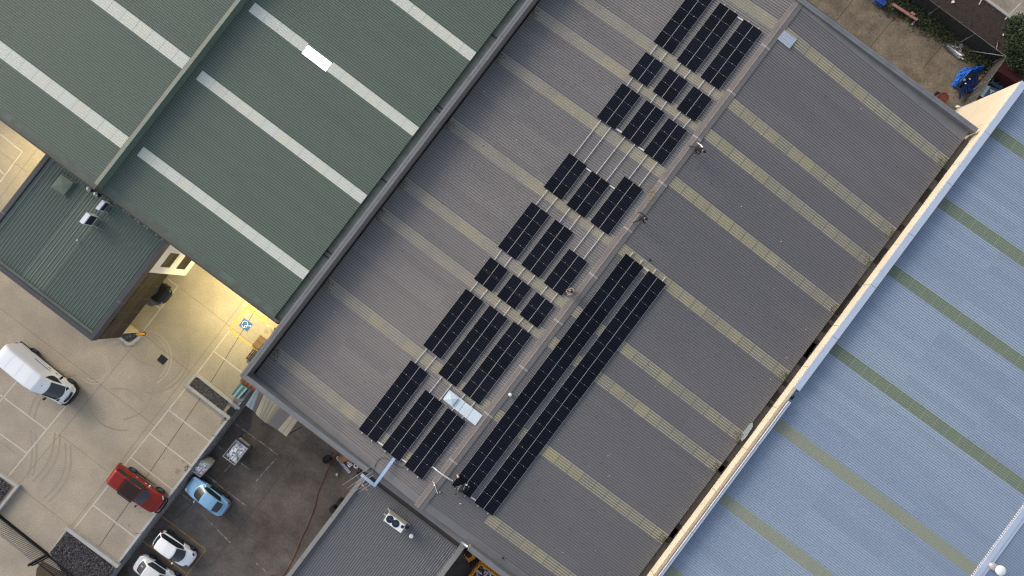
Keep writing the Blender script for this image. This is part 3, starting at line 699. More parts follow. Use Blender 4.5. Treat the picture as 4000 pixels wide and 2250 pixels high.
for i in range(9):
    a1 = 6.98 - 4.2 * i; a0 = a1 - 4.18
    mb.fb(a0, a1, 21.235, 21.44, 7.95, 7.965, 1); mb.fb(a0, a1, 21.442, 21.55, 7.92, 7.96, 2); mb.fb(a0, a1, 21.552, 21.582, 7.9, 8.06, 3); mb.fb(a0, a1, 21.584, 21.79, 7.9, 8.02, 0)
mb.build('parapet_capping', [m_bcap, m_creamt, m_brown, m_alu], cwall)
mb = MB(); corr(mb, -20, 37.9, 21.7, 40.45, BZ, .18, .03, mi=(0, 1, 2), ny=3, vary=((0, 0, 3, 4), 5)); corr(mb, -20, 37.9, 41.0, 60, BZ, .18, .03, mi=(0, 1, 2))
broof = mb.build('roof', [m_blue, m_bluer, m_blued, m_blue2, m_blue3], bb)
rs = random.Random(2)
for a, s in ((33.7, 0), (26.72, 0), (20.1, 0), (12.36, 0), (5.05, 1), (-2.28, 1), (-9.3, 1)):
    skylight(broof, a, 21.8, 40.35, BZ, [m_bsky[s]], m_bskyr, m_bpur, pitch=.18, h=.03, rnd=rs, seg=1.1, w=.95)
mb = MB(); mb.fb(-20, 37.9, 40.43, 40.87, 8.5, 8.57, 0); mb.fb(-20, 37.9, 40.87, 41.15, 8.47, 8.53, 0)
for i in range(290): a = -20 + .2 * i; mb.fb(a, a + .12, 40.33, 40.42, 8.48, 8.54, 1)
mb.build('ridge_capping', [m_bcap, m_alu], broof)
mb = MB()
for px, py, r in [(3097, 1556, .16), (3112, 1521, .09), (3118, 1530, .07), (3104, 1549, .09)]:
    p = Q(px, py, 7.5); z = BZ(0, p.dot(V)) + .034
    mb.add([Vector((p.x + math.cos(R(t)) * r * rs.uniform(.5, 1.2), p.y + math.sin(R(t)) * r * rs.uniform(.5, 1.2), z)) for t in range(0, 360, 40)], [list(range(9))])
tag(mb.build('tar_blot', m_black, broof), kind='stuff')

# ---------------------------------------------------------------- solar panels
def r3(x, y): return 2000 + x / 2.574, y / 2.574
def r7(x, y): return 2000 + x / 2.574, 563 + y / 2.574
def r14(x, y): return 1000 + x / 2.574, 1126 + y / 2.574
def r18(x, y): return 1000 + x / 2.574, 1687 + y / 2.574
def r15(x, y): return 2000 + x / 2.574, 1126 + y / 2.574
LIFT = .13
def onroof(px, py):
    z = 8
    for _ in range(6): a, b = F(px, py, z); z = zg(a, b) + LIFT
    return a, b
BLK = ['topmost array', 'second array from the top', 'third array from the top', 'fourth array from the top', 'fifth array from the top', 'sixth array from the top', 'seventh array from the top', 'lowest array']
LEFT = [  # per block: three strips (top-left px, bottom-left px, count)
    [((2000 + 1865 / 2.574, -172 / 2.574), r3(1420, 418), 5), (r3(2095, 22), r3(1650, 600), 5), (r3(2335, 190), r3(1890, 772), 5)],
    [(r3(1345, 520), r3(1170, 745), 2), (r3(1585, 690), r3(1410, 915), 2), (r3(1825, 865), r3(1650, 1090), 2)],
    [(r3(1110, 835), r3(850, 1175), 3), (r3(1350, 1005), r3(1090, 1345), 3), (r3(1570, 1185), r7(1320, 75), 3)],
    [(r7(575, 88), r7(315, 428), 3), (r7(800, 272), r7(543, 608), 3), (r7(1130, 322), r7(780, 778), 4)],
    [(r7(195, 580), (1944, 963), 4), (r7(430, 758), r7(90, 1210), 4), (r7(570, 1050), r7(318, 1392), 3)],
    [((1911, 1006), (1851, 1089), 2), (r7(0, 1310), (1942, 1157), 2), (r15(235, 40), r15(75, 265), 2)],
    [(r14(2110, 5), r14(1675, 570), 5), (r14(2345, 170), r14(1830, 855), 6), ((2006, 1255), r14(2060, 1030), 6)],
    [(r14(1555, 720), r14(1030, 1415), 6), (r14(1700, 1020), r18(1260, 155), 5), (r14(1925, 1200), r18(1490, 335), 5)]]
RIGHT = [(r7(1150, 1105), r18(1955, 525), 20), (r7(1370, 1270), r18(2195, 710), 20)]
ORD = 'first second third fourth fifth sixth seventh eighth ninth tenth eleventh twelfth thirteenth fourteenth fifteenth sixteenth seventeenth eighteenth nineteenth twentieth'.split()
def make_panel():
    t = thing('solar_panel', 'x', 'solar panel', (0, 0, 0), 'black solar panels on the grey roof')
    mb = MB(); mb.box(.012, PL - .012, .012, PW - .012, -.012, 0); mb.build('cells', m_cell, t, local=True)
    mb = MB(); h0, h1 = -.035, .006
    mb.box(0, .014, 0, PW, h0, h1, 1); mb.box(PL - .014, PL, 0, PW, h0, h1, 1); mb.box(.014, PL - .014, 0, .012, h0, h1 - .001, 0); mb.box(.014, PL - .014, PW - .012, PW, h0, h1 - .001, 0)
    mb.build('frame', [m_pframe, m_pframel], t, local=True)
    for x in (PL * .23, PL * .77):
        mb = MB(); mb.box(x - .022, x + .022, PW - .012, PW + .03, -.03, .012); mb.build('clamp', m_clamp, t, local=True)
    return t
panel0 = make_panel(); first_panel = [True]
STR = {}
def slope_matrix(a, b):
    s = (ZR - ZE) / (RB - BL) if b < RB else -(ZR - ZE) / (BR - RB)
    X = (V + Vector((0, 0, s))).normalized(); Z = X.cross(U).normalized()
    M = Matrix((X, U, Z)).transposed().to_4x4(); M.translation = W(a, b, zg(a, b) + LIFT); return M
def strip_of_panels(tl, bl, n, labeler):
    a1, b1 = onroof(*tl); a0, b0 = onroof(*bl); b = (b0 + b1) / 2; pit = (a1 - a0) / n
    for k in range(n):
        if first_panel[0]: o = panel0; first_panel[0] = False
        else: o = copy_tree(panel0)
        o.matrix_basis = slope_matrix(a0 + pit * k, b); o['label'] = labeler(n - 1 - k)
    return a0, a1, b
spans = {0: [], 1: [], 2: []}
SN = ['gutter-side', 'middle', 'ridge-side']
for bi, strips in enumerate(LEFT):
    for si, (tl, bl, n) in enumerate(strips):
        spans[si].append(strip_of_panels(tl, bl, n, lambda i, bi=bi, si=si: f'black solar panel, {ORD[i]} down the {SN[si]} strip of the {BLK[bi]}'))
RN = ['long strip just over the ridge', 'long strip farther over the ridge']
rsp = []
for si, (tl, bl, n) in enumerate(RIGHT):
    rsp.append(strip_of_panels(tl, bl, n, lambda i, si=si: f'black solar panel, {ORD[i]} down the {RN[si]}'))
def rail(segs, frac, label, slope):
    """one mounting rail following its strips (segs: list of (a0,a1,b)) at a fraction of the panel length"""
    pts = []
    for a0, a1, b in sorted(segs, reverse=True): pts += [(a1 + .12, b), (a0 - .12, b)]
    mb = MB(); P = []
    for a, b in pts: bb_ = b + PL * frac; P.append(W(a, bb_, zg(a, bb_) + .082))
    for p, q in zip(P, P[1:]):
        if (q - p).length > .05: mb.beam(p, q, .05, .045)
    for p, q in zip(P, P[1:]):
        d = (q - p).length
        for k in range(int(d / 1.15) + 1):
            c = p.lerp(q, min(1, (k * 1.15 + .1) / max(d, .1))); mb.fb(c.dot(U) - .03, c.dot(U) + .02, c.dot(V) - .02, c.dot(V) + .05, c.z - .07, c.z + .024)
    return tag(mb.build('mounting_rail', m_alu), label, 'mounting rail', 'rails under the solar panels')
for si in range(3):
    for fr, nm in ((.23, 'gutter-side rail'), (.77, 'ridge-side rail')):
        rail(spans[si], fr, f'thin pale {nm} under the {SN[si]} strips of solar panels', 0)
for si in range(2):
    for fr, nm in ((.23, 'ridge-side rail'), (.77, 'eave-side rail')):
        a0, a1, b = rsp[si]; rail([(a0, a1 + .32, b)], fr, f'thin pale {nm} under the {RN[si]}', 1)
def conduit(p, q, label):
    (a0, b0), (a1, b1) = onroof(*p), onroof(*q); mb = MB(); n = 8
    P = [W(a0 + (a1 - a0) * i / n, b0 + (b1 - b0) * i / n, zg(0, b0 + (b1 - b0) * i / n) + (.16 if abs(b0 + (b1 - b0) * i / n - RB) < .6 else .07)) for i in range(n + 1)]
    for x, y in zip(P, P[1:]): mb.beam(x, y, .1, .06)
    for x in (P[0], P[-1]): mb.fb(x.dot(U) - .06, x.dot(U) + .06, x.dot(V) - .05, x.dot(V) + .05, x.z - .035, x.z + .034)
    tag(mb.build('cable_conduit', m_alu), label, 'conduit', 'short white conduits between panel strips')
conduit(r3(2275, 170), r3(2335, 210), 'short white conduit bridging two strips at the head of the topmost array')
conduit(r3(1045, 1292), r3(1105, 1330), 'short white conduit at the foot of the third array between its gutter-side strips')
conduit(r7(1275, 30), r7(1330, 66), 'short white conduit at the foot of the third array beside its ridge-side strip')
conduit(r7(745, 238), r7(800, 280), 'short white conduit at the head of the fourth array between gutter-side strips')
conduit(r7(982, 412), r7(1038, 450), 'short white conduit at the head of the fourth array beside its longest strip')
conduit(r7(1330, 1242), r7(1372, 1275), 'short white conduit joining the upper ends of the two long strips')
conduit(r18(1222, 100), r18(1275, 138), 'short white conduit at the foot of the lowest array near its gutter-side strip')
conduit(r18(1462, 272), r18(1512, 308), 'short white conduit at the foot of the lowest array near the blue cable tray')
conduit(r18(1772, 352), r18(1972, 492), 'long white conduit crossing the ridge at the lower end of the roof')
conduit(r18(2148, 650), r18(2210, 690), 'short white conduit joining the lower ends of the two long strips')

# ---------------------------------------------------------------- other things on the roofs
def roofpt(px, py, lift=0):
    z = 8
    for _ in range(6): a, b = F(px, py, z); z = zg(a, b) + lift
    return W(a, b, z)
# new sheets
def patch(name, label, corners, m, lift=.06, part=None):
    P = [roofpt(*c, lift) for c in corners]; mb = MB(); D = Vector((0, 0, .02))
    mb.hexa([p - D for p in P] + [p + D for p in P])
    o = mb.build(name, m); return tag(o, label, 'roof sheet')
t = thing('access_hatch', 'new white roof sheeting with a square hatch lid between solar strips', 'roof hatch', roofpt(1800, 1590))
P = [roofpt(*r14(*c), .075) for c in ((1945, 1022), (2278, 1278), (2205, 1380), (1878, 1118))]; D = Vector((0, 0, .025)); mb = MB()
mb.hexa([p - D for p in P] + [p + D for p in P])
for f in (.47, .72): mb.hexa([x + Vector((0, 0, z)) for z in (.0252, .032) for x in (P[0].lerp(P[1], f), P[0].lerp(P[1], f + .012), P[3].lerp(P[2], f + .012), P[3].lerp(P[2], f))], 1)
mb.build('sheet', [m_sheetw, m_steel], t)
P = [roofpt(*r14(*c), .16) for c in ((1955, 1050), (2032, 1108), (1972, 1180), (1893, 1118))]; D = Vector((0, 0, .06)); c = sum(P, Vector()) / 4
mb = MB(); mb.hexa([p - D for p in P] + [p + D for p in P]); top = [p + D for p in P] + [c + Vector((0, 0, .13))]
mb.add([p + Vector((0, 0, .003)) for p in top], [(0, 1, 4), (1, 2, 4), (2, 3, 4), (3, 0, 4)]); mb.build('lid', m_sheetw, t)
mb = MB()
P = [roofpt(3000 + x / 2.574, y / 2.574, .07) for x, y in ((165, 305), (288, 400), (215, 490), (95, 392))]; rows = 24
n = 26
for i in range(n):
    u0, u1 = i / n, (i + 1) / n; dz = .035 if i % 5 < 1 else 0
    mb.hexa([x + Vector((0, 0, z)) for z in (-.03, .02 + dz) for x in (P[0].lerp(P[3], u0), P[1].lerp(P[2], u0), P[1].lerp(P[2], u1), P[0].lerp(P[3], u1))])
tag(mb.build('roof_patch', m_sheetb), 'bright new zinc sheet patch beside the ridge at the top corner of the grey roof', 'roof sheet')
p = roofpt(1993, 1541); mb = MB(); mb.tube([p, p + Vector((0, 0, .18))], .09, 12); mb.dome(p + Vector((0, 0, .18)), .14, .14, .1)
tag(mb.build('dome_ventilator', m_acw), 'small white domed vent on the ridge line beside the long solar strip', 'roof vent')
t = thing('cable_whip', 'white cable with fat connector bent over the lower end of the ridge', 'cable', roofpt(1700, 1900))
P = [roofpt(*r18(x, y), l) for x, y, l in ((1770, 492, .12), (1788, 512, .2), (1800, 545, .14), (1812, 580, .1), (1826, 618, .06))]
MB().tube(P, .022, 8).build('cable', m_acw, t); MB().tube([P[1] - Vector((.0, .0, .02)), P[1].lerp(P[2], .8)], .06, 10).build('connector', m_acw, t)
p = roofpt(*r18(1850, 602)); mb = MB(); mb.tube([p, p + Vector((0, 0, .1))], .07, 10); mb.tube([p + Vector((0, 0, .1)), p + Vector((0, 0, .14))], .03, 8)
tag(mb.build('roof_flange', m_steel), 'small round metal flange on the roof beside the white cable whip', 'roof vent')
for px, py, lab in [(*r7(1385, 1168), 'small black scrap of debris above the two long strips'), (*r18(2487, 1268), 'torn black scrap lying on the grey roof near the low building corner')]:
    p = roofpt(px, py, .05); mb = MB()
    for k in range(6): mb.beam(p + Vector((random.uniform(-.08, .08), random.uniform(-.08, .08), 0)), p + Vector((random.uniform(-.12, .12), random.uniform(-.12, .12), .04)), .05, .02)
    tag(mb.build('debris', m_black), lab, 'debris')
p = roofpt(*r18(2048, 718), .06)
tag(MB().beam(p, p + Vector((.1, -.05, .01)), .05, .03).build('offcut', m_acw), 'tiny white offcut on the grey roof below the long strips', 'debris')
P = [roofpt(*r18(x, y), .05) for x, y in ((1185, 420), (1195, 350), (1225, 285), (1270, 258), (1320, 268), (1380, 310), (1430, 348), (1490, 360))]
tag(MB().tube(P, .013, 6).build('loose_cable', m_black), 'thin dark loose cable curling over the roof beside the blue cable tray', 'cable')
# blue-white cable tray hanging over the roof corner
t = thing('cable_tray', 'pale blue L shaped cable tray laid over the roof corner by the antenna', 'cable tray', roofpt(1470, 1890))
def zt(p, z): a, b = F(*p, z); return W(a, b, z)
p0, p1, p2 = zt((1540, 1790), 8.2), zt((1463, 1896), 8.6), zt((1411, 1853), 8.55)
mb = MB(); mb.beam(p0, p1 + (p1 - p0).normalized() * .1, .24, .06); mb.build('tray_run', m_tray, t)
d = (p2 - p1).normalized(); mb = MB(); mb.beam(p1 + d * .14 + Vector((0, 0, .012)), p2 + Vector((0, 0, .012)), .24, .06); mb.build('tray_end', m_tray, t)
# yagi antenna on a mast
t = thing('antenna', 'thin pale yagi antenna with long rods above the corner of the low building', 'antenna', zt((1420, 1900), 6.4))
AZ = 8.9
def an(x, y, z=AZ): q = 1250 + x / 3.722, 1740 + y / 3.722; return zt(q, z)
mb = MB(); mb.tube([an(525, 425), an(665, 635)], .022, 6); mb.build('boom', m_steel, t)
for (x0, y0, x1, y1) in ((750, 300, 320, 580), (765, 378, 388, 627), (775, 432, 432, 657), (745, 515, 520, 660), (760, 555, 552, 692)):
    MB().tube([an(x0, y0, AZ + .03), an(x1, y1, AZ + .03)], .022, 6).build('rod', m_lcap, t)
mb = MB(); c = an(650, 612); mb.beam(c + V * -.35, c + V * .3, .07, .05); mb.beam(c - U * .25 + V * -.2, c - U * .02 + V * .3, .05, .05); mb.build('dipole', m_pink, t)
base = Vector((an(600, 560).x, an(600, 560).y, 6.45)); mb = MB(); mb.tube([base, an(600, 560)], .025, 8); mb.tube([an(620, 580), an(740, 750, 6.5)], .008, 5); mb.tube([an(655, 475), an(615, 580)], .02, 5); mb.build('mast', m_steel, t)

# low building: air conditioner and vent
def zlow(px, py, z=6.5): return zt((px, py), z)
t = thing('rooftop_air_conditioner', 'white twin fan air conditioner on the ribbed low roof', 'air conditioner', zlow(1552, 2050))
k = 5.461
def ac(x, y, z): return zt((1480 + x / k, 1970 + y / k), z)
Zt = 7.52; P = [ac(95, 337, Zt), ac(212, 192, Zt), ac(578, 452, Zt), ac(458, 617, Zt)]
e1 = (P[2] - P[1] + P[3] - P[0]) / 2; L1 = e1.length; e1.normalize(); e2 = Vector((-e1.y, e1.x, 0)); c0 = (P[0] + P[3] - e1 * 0) / 2; o = sum(P, Vector()) / 4; w2 = .5 * ((P[1] - P[0]).length)
def ab(x, y, z): return Vector((o.x, o.y, 0)) + e1 * x + e2 * y + Vector((0, 0, z))
mb = MB()
def abox(mb, x0, x1, y0, y1, z0, z1, mi=0):
    q = [(x0, y0), (x1, y0), (x1, y1), (x0, y1)]; mb.hexa([ab(x, y, z0) for x, y in q] + [ab(x, y, z1) for x, y in q], mi)
abox(mb, -L1 / 2, L1 / 2, -w2, w2, 6.62, Zt - .03, 1); abox(mb, -L1 / 2 - .01, L1 / 2 + .01, -w2 - .01, w2 + .01, Zt - .03, Zt, 0)
case = mb.build('casing', [m_acw, m_accream], t)
for (x, y) in ((235, 318), (360, 412)):
    c = ac(x, y, Zt + .004); mb = MB(); r = .30
    mb.add([c + Vector((math.cos(R(q)) * r, math.sin(R(q)) * r, 0)) for q in range(0, 360, 15)], [list(range(24))], 0)
    f = mb.build('fan', m_fan, case); mb = MB()
    for rr_ in (.08, .15, .22, .29): mb.tube([c + Vector((math.cos(R(q)) * rr_, math.sin(R(q)) * rr_, .012)) for q in range(0, 375, 15)], .006, 4, caps=False)
    for q in range(0, 180, 45): mb.beam(c + Vector((math.cos(R(q)) * .3, math.sin(R(q)) * .3, .012)), c - Vector((math.cos(R(q)) * .3, math.sin(R(q)) * .3, -.012)), .012, .008)
    mb.dome(c + Vector((0, 0, .0)), .07, .07, .03); mb.build('guard', m_rackg, f)
for s in (-1, 1):
    mb = MB(); abox(mb, -L1 / 2 - .25, L1 / 2 + .3, s * w2 * .75 - .06, s * w2 * .75 + .06, 6.48, 6.6); mb.build('foot_rail', m_steel, t)
c = ac(500, 478, Zt); mb = MB(); mb.dome(c, .13, .13, .08); mb.tube([c, c + e1 * .2 + e2 * .25 + Vector((0, 0, .02)), c + e1 * .34 + e2 * .1 - Vector((0, 0, .3))], .035, 6); mb.tube([ab(L1 / 2, .1, 7.1), ab(L1 / 2 + .3, .15, 7.0), ab(L1 / 2 + .32, 0, 6.5)], .05, 8); mb.build('pipes', m_black, t)
def pipe_vent(label, top, z0, h, r, m=m_acw, cap=True):
    p = zt(top, z0 + h); b_ = Vector((p.x, p.y, z0)); t = thing('vent_pipe', label, 'vent pipe', b_)
    mb = MB(); mb.tube([b_, p - Vector((0, 0, .05))], r * .75, 14); mb.build('pipe', m_steel, t)
    mb = MB(); mb.tube([p - Vector((0, 0, .1)), p], r, 16); mb.dome(p, r, r, r * .25, 16, 3); mb.build('cowl', m, t)
pipe_vent('white capped vent pipe standing on the ribbed low roof beside the air conditioner', (1606, 2095), 6.45, .7, .17)
pipe_vent('large white capped vent pipe near the ridge of the blue roof', (3911, 2230), 8.4, 1.1, .38)
mb = MB(); a, b = F(1814, 2126, 8.5); mb.tube([W(a, b - .25, 8.52), W(a + .02, b + .3, 8.56)], .07, 8)
tag(mb.build('security_lamp', m_acw), 'small white tube lamp fixed on the parapet where the low building ends', 'lamp')

# office roof: hatch, domes, air conditioners
def zoff(x, y, z=6.8): return zt((180 + x / 3.15, 660 + y / 3.15), z)
P = [zoff(*c, 7.0) for c in ((185, 65), (335, 170), (220, 320), (60, 215))]; t = thing('roof_hatch', 'square green hatch cover on the office roof', 'roof hatch', sum(P, Vector()) / 4 - Vector((0, 0, .25)))
mb = MB(); D = Vector((0, 0, .14)); c = sum(P, Vector()) / 4; q = [(p - c) * 1.0 + c for p in P]
mb.hexa([p - D * 1.6 for p in q] + [p for p in q]); mb.add([p + Vector((0, 0, .003)) for p in q] + [c + Vector((0, 0, .06))], [(0, 1, 4), (1, 2, 4), (2, 3, 4), (3, 0, 4)]); mb.build('cover', m_green, t)
mb = MB(); q2 = [(p - c) * 1.22 + c - Vector((0, 0, .16)) for p in P]; mb.hexa([p - Vector((0, 0, .1)) for p in q2] + q2); mb.build('curb', m_greend, t)
for (x, y, r, lab) in ((525, 248, .2, 'grey dome vent on the office roof nearer the green hatch cover'), (610, 310, .19, 'grey dome vent on the office roof nearer the air conditioners')):
    p = zoff(x, y, 7.2); mb = MB(); mb.tube([Vector((p.x, p.y, 6.74)), p], r * .75, 14, 1); mb.dome(p, r, r, r * .7, 16, 5); tag(mb.build('dome_vent', [m_steel, m_black]), lab, 'roof vent', 'dome vents on the office roof')
def condenser(label, q, h, z0):
    P = [zoff(x, y, z0 + h) for x, y in q]; c = sum(P, Vector()) / 4; t = thing('air_conditioner', label, 'air conditioner', Vector((c.x, c.y, z0)), 'air conditioners on the office roof')
    D = Vector((0, 0, h)); mb = MB(); mb.hexa([p - D * .9 for p in P] + P, 0); mb.build('casing', m_acw, t)
    a_, b_ = P[1], P[2]; n = Vector((0, 0, 1)).cross(b_ - a_).normalized(); n = n if n.dot(V) > 0 else -n
    mb = MB(); z1, z2 = -.12, -h * .82
    f = [a_.lerp(b_, .06) + Vector((0, 0, z2)), a_.lerp(b_, .94) + Vector((0, 0, z2)), a_.lerp(b_, .94) + Vector((0, 0, z1)), a_.lerp(b_, .06) + Vector((0, 0, z1))]
    mb.add([p + n * .012 for p in f], [(0, 1, 2, 3)], 0); fg = mb.build('fan_grille', m_fan, t)
    mb = MB()
    for i in range(1, 7): mb.beam(f[0].lerp(f[3], i / 7) + n * .02, f[1].lerp(f[2], i / 7) + n * .02, .015, .01)
    for i in range(1, 6): mb.beam(f[0].lerp(f[1], i / 6) + n * .02, f[3].lerp(f[2], i / 6) + n * .02, .015, .01)
    mb.build('grille_bars', m_rackg, fg)
    for k in (.1, .9):
        mb = MB(); s = a_.lerp(b_, k); mb.beam(Vector((s.x, s.y, z0 + .03)) - n * .4, Vector((s.x, s.y, z0 + .03)) + n * .38, .07, .06); mb.build('foot_rail', m_steel, t)
    return t
condenser('smaller white air conditioner on the office roof close to the green warehouse', [(690, 380), (727, 406), (645, 508), (605, 485)], .75, 6.78)
tc = condenser('larger white air conditioner on the office roof with a thin pipe beside it', [(497, 532), (542, 566), (455, 680), (408, 648)], 1.2, 6.78)
MB().tube([zoff(445, 610, 7.2), zoff(570, 680, 7.0), zoff(708, 762, 6.85)], .02, 6).build('pipe', m_steel, tc)
p = zt((304, 939), 6.85); mb = MB(); mb.tube([p - Vector((0, 0, .06)), p + Vector((0, 0, .1))], .06, 10); mb.tube([p + Vector((0, 0, .1)), p + Vector((0, 0, .13))], .09, 10)
tag(mb.build('pipe_stub', m_steel), 'small round pipe stub alone on the green office roof', 'roof vent')
# sealant patch in the gutter by the cream wall
P = [zt(c, 6.95) for c in ((2886, 1708), (2896, 1723), (2912, 1708), (2940, 1664), (2938, 1650), (2927, 1655))]
tag(MB().prism(P, 6.82, 7.05).build('gutter_patch', m_patch), 'pale grey green patch plugging the gutter beside the cream parapet', 'gutter patch')

# ---------------------------------------------------------------- vehicles
def pose(rear, front, z, half):
    """camera-side wheel hubs (px) -> matrix with x forward, z up, origin mid-wheelbase on the ground"""
    r = Q(*rear, z + .33); f = Q(*front, z + .33); d = (f - r).normalized(); n = Vector((-d.y, d.x, 0))
    up = Vector((.6, .8, 0)); n = n if n.dot(up) > 0 else -n
    c = (r + f) / 2 - n * half; c.z = z
    y = Vector((-d.y, d.x, 0)); M = Matrix((d, y, (0, 0, 1))).transposed().to_4x4(); M.translation = c
    return M, (f - r).length
def loft(mb, secs, mi=0, caps=True):
    k = len(mb.v); n = len(secs[0])
    for s in secs: mb.v += [Vector(p) for p in s]
    for i in range(len(secs) - 1):
        for j in range(n - 1):
            mb.f.append([k + i * n + j, k + (i + 1) * n + j, k + (i + 1) * n + j + 1, k + i * n + j + 1]); mb.m.append(mi); mb.sm.append(True)
    if caps:
        for i, r in ((0, 1), (len(secs) - 1, -1)):
            mb.f.append([k + i * n + j for j in range(n)][::r]); mb.m.append(mi); mb.sm.append(False)
def body_sec(x, w, zb, zs, cr):
    half = [(w * .80, zb), (w * .97, zb + .12), (w, zb + (zs - zb) * .55), (w * .985, zs - .05), (w * .94, zs + .01), (w * .78, zs + cr * .55), (w * .4, zs + cr * .92)]
    return [(x, y, z) for y, z in half] + [(x, 0, zs + cr)] + [(x, -y, z) for y, z in half[::-1]]
class House:
    """greenhouse surface from stations (x, wb, zb, wr, zr, crown, bow)"""
    def __init__(s, st): s.st = st
    def par(s, u):
        i = min(int(u), len(s.st) - 2); f = u - i; return [a + (b - a) * f for a, b in zip(s.st[i], s.st[i + 1])]
    def p(s, u, t, off=0):
        if .3 < abs(t) < .7: return (s.p0(u, t - .07) + s.p0(u, t) * 1.2 + s.p0(u, t + .07)) / 3.2
        return s.p0(u, t)
    def p0(s, u, t):
        x, wb, zb, wr, zr, cr, bow = s.par(u)
        if abs(t) <= .5:
            k = t / .5; y = wr * k; z = zr + cr * (1 - k * k); x += bow * (1 - k * k)
        else:
            k = (abs(t) - .5) * 2; y = (wr + (wb - wr) * k) * (1 if t > 0 else -1); z = zr + (zb - zr) * k
        return Vector((x, y, z))
    def q(s, u, t, off):
        e = .004; n = (s.p(min(u + e, len(s.st) - 1), t) - s.p(max(u - e, 0), t)).cross(s.p(u, t + e) - s.p(u, t - e))
        p = s.p(u, t)
        if n.length < 1e-9: return p
        n.normalize(); c = Vector((p.x, 0, p.z - .6)); n = n if n.dot(p - c) > 0 else -n
        return p + n * off
    def shell(s, mb, mi=0, nu=6, nt=28):
        us = [i / nu for i in range(nu * (len(s.st) - 1) + 1)]; ts = [-1 + 2 * j / nt for j in range(nt + 1)]
        mb.add([s.p(u, t) for u in us for t in ts], [(i * (nt + 1) + j, (i + 1) * (nt + 1) + j, (i + 1) * (nt + 1) + j + 1, i * (nt + 1) + j + 1) for i in range(len(us) - 1) for j in range(nt)], mi, True)
    def patch(s, mb, u0, u1, t0, t1, off=.012, mi=0, n=8, shape=None):
        P = []
        for i in range(n + 1):
            for j in range(n + 1):
                u = u0 + (u1 - u0) * i / n; a, b = (t0, t1) if shape is None else shape(i / n)
                P.append(s.q(u, a + (b - a) * j / n, off))
        mb.add(P, [(i * (n + 1) + j, (i + 1) * (n + 1) + j, (i + 1) * (n + 1) + j + 1, i * (n + 1) + j + 1) for i in range(n) for j in range(n)], mi, True)
def wheel(t, x, y, r, w, mrim=m_rim):
    s = 1 if y > 0 else -1
    wl = MB().tube([(x, y - s * w, r), (x, y - s * .03, r), (x, y, r)], r, 26, rr=[r, r, r * .93]).build('wheel', m_rubber, t, local=True)
    mb = MB(); mb.tube([(x, y - s * .02, r), (x, y + s * .008, r)], r * .62, 20, 0)
    for k in range(6):
        a = k * math.pi / 3; mb.beam((x, y + s * .016, r), (x + math.cos(a) * r * .58, y + s * .016, r + math.sin(a) * r * .58), .018, .05, 1, up=(0, s, 0))
    mb.build('rim', [m_rackg, mrim], wl, local=True)
def finish(t, b, name='body', mats=None, sub=2):
    o = b.build(name, mats, t, local=True)
    if sub: md = o.modifiers.new('s', 'SUBSURF'); md.levels = sub; md.render_levels = sub
    return o
def lump(t, name, m, x, y, z, rx, ry, rz, rot=0):
    mb = MB(); mb.dome((0, 0, 0), rx, ry, rz, 14, 8, 0, True); Rm = Matrix.Rotation(rot, 4, 'Z'); mb.v = [Rm @ v + Vector((x, y, z)) for v in mb.v]
    return mb.build(name, m, t, local=True)
def car(name, label, cat, rear, front, z, paint, glass, body, hs, wb, hw=.86, rim=m_rim, front_glass=(.06, .95, .45), rear_glass=None, side=None, lamps=None, tails=None, mirror=None, scale_x=None, wr=.31):
    M, L = pose(rear, front, z, hw); t = thing(name, label, cat, (0, 0, 0), M=M); f = L / wb
    mb = MB(); loft(mb, [body_sec(*s) for s in body]); finish(t, mb, 'body', paint)
    hh = House(hs); mb = MB(); hh.shell(mb); mb.build('cabin', paint, t, local=True)
    mb = MB(); hh.patch(mb, front_glass[0], front_glass[1], -front_glass[2], front_glass[2]); mb.build('windscreen', glass, t, local=True)
    if rear_glass: mb = MB(); hh.patch(mb, rear_glass[0], rear_glass[1], -rear_glass[2], rear_glass[2]); mb.build('rear_window', glass, t, local=True)
    for s in (1, -1):
        u0, u1, top, bot = side; mb = MB()
        hh.patch(mb, u0, u1, 0, 0, mi=0, n=14, shape=lambda k, s=s: (s * (.5 + top), s * (.5 + top + (bot - top) * min(1, .12 + 5 * k, .12 + 4 * (1 - k))))); mb.build('side_window', m_cglass, t, local=True)
    for x in (wb / 2 * f, -wb / 2 * f):
        for s in (1, -1): wheel(t, x, s * hw, wr, .2, rim)
    arch = MB()
    for x in (wb / 2 * f, -wb / 2 * f):
        for s in (1, -1): arch.tube([(x, s * (hw - .12), wr), (x, s * (hw - .012), wr)], wr * 1.13, 22)
    arch.build('wheel_arches', m_black, t, local=True)
    for x, y, zz, rx, ry, rz, rot in lamps or []:
        for s in (1, -1): lump(t, 'headlight', lamps_m[0], x, s * y, zz, rx, ry, rz, s * rot)
    for x, y, zz, rx, ry, rz, rot in tails or []:
        for s in (1, -1): lump(t, 'tail_light', m_red, x, s * y, zz, rx, ry, rz, s * rot)
    if mirror:
        for s in (1, -1): lump(t, 'mirror', mirror[3] if len(mirror) > 3 else paint, mirror[0], s * mirror[1], mirror[2], .07, .12, .07)
    return t
lamps_m = [m_lamp]
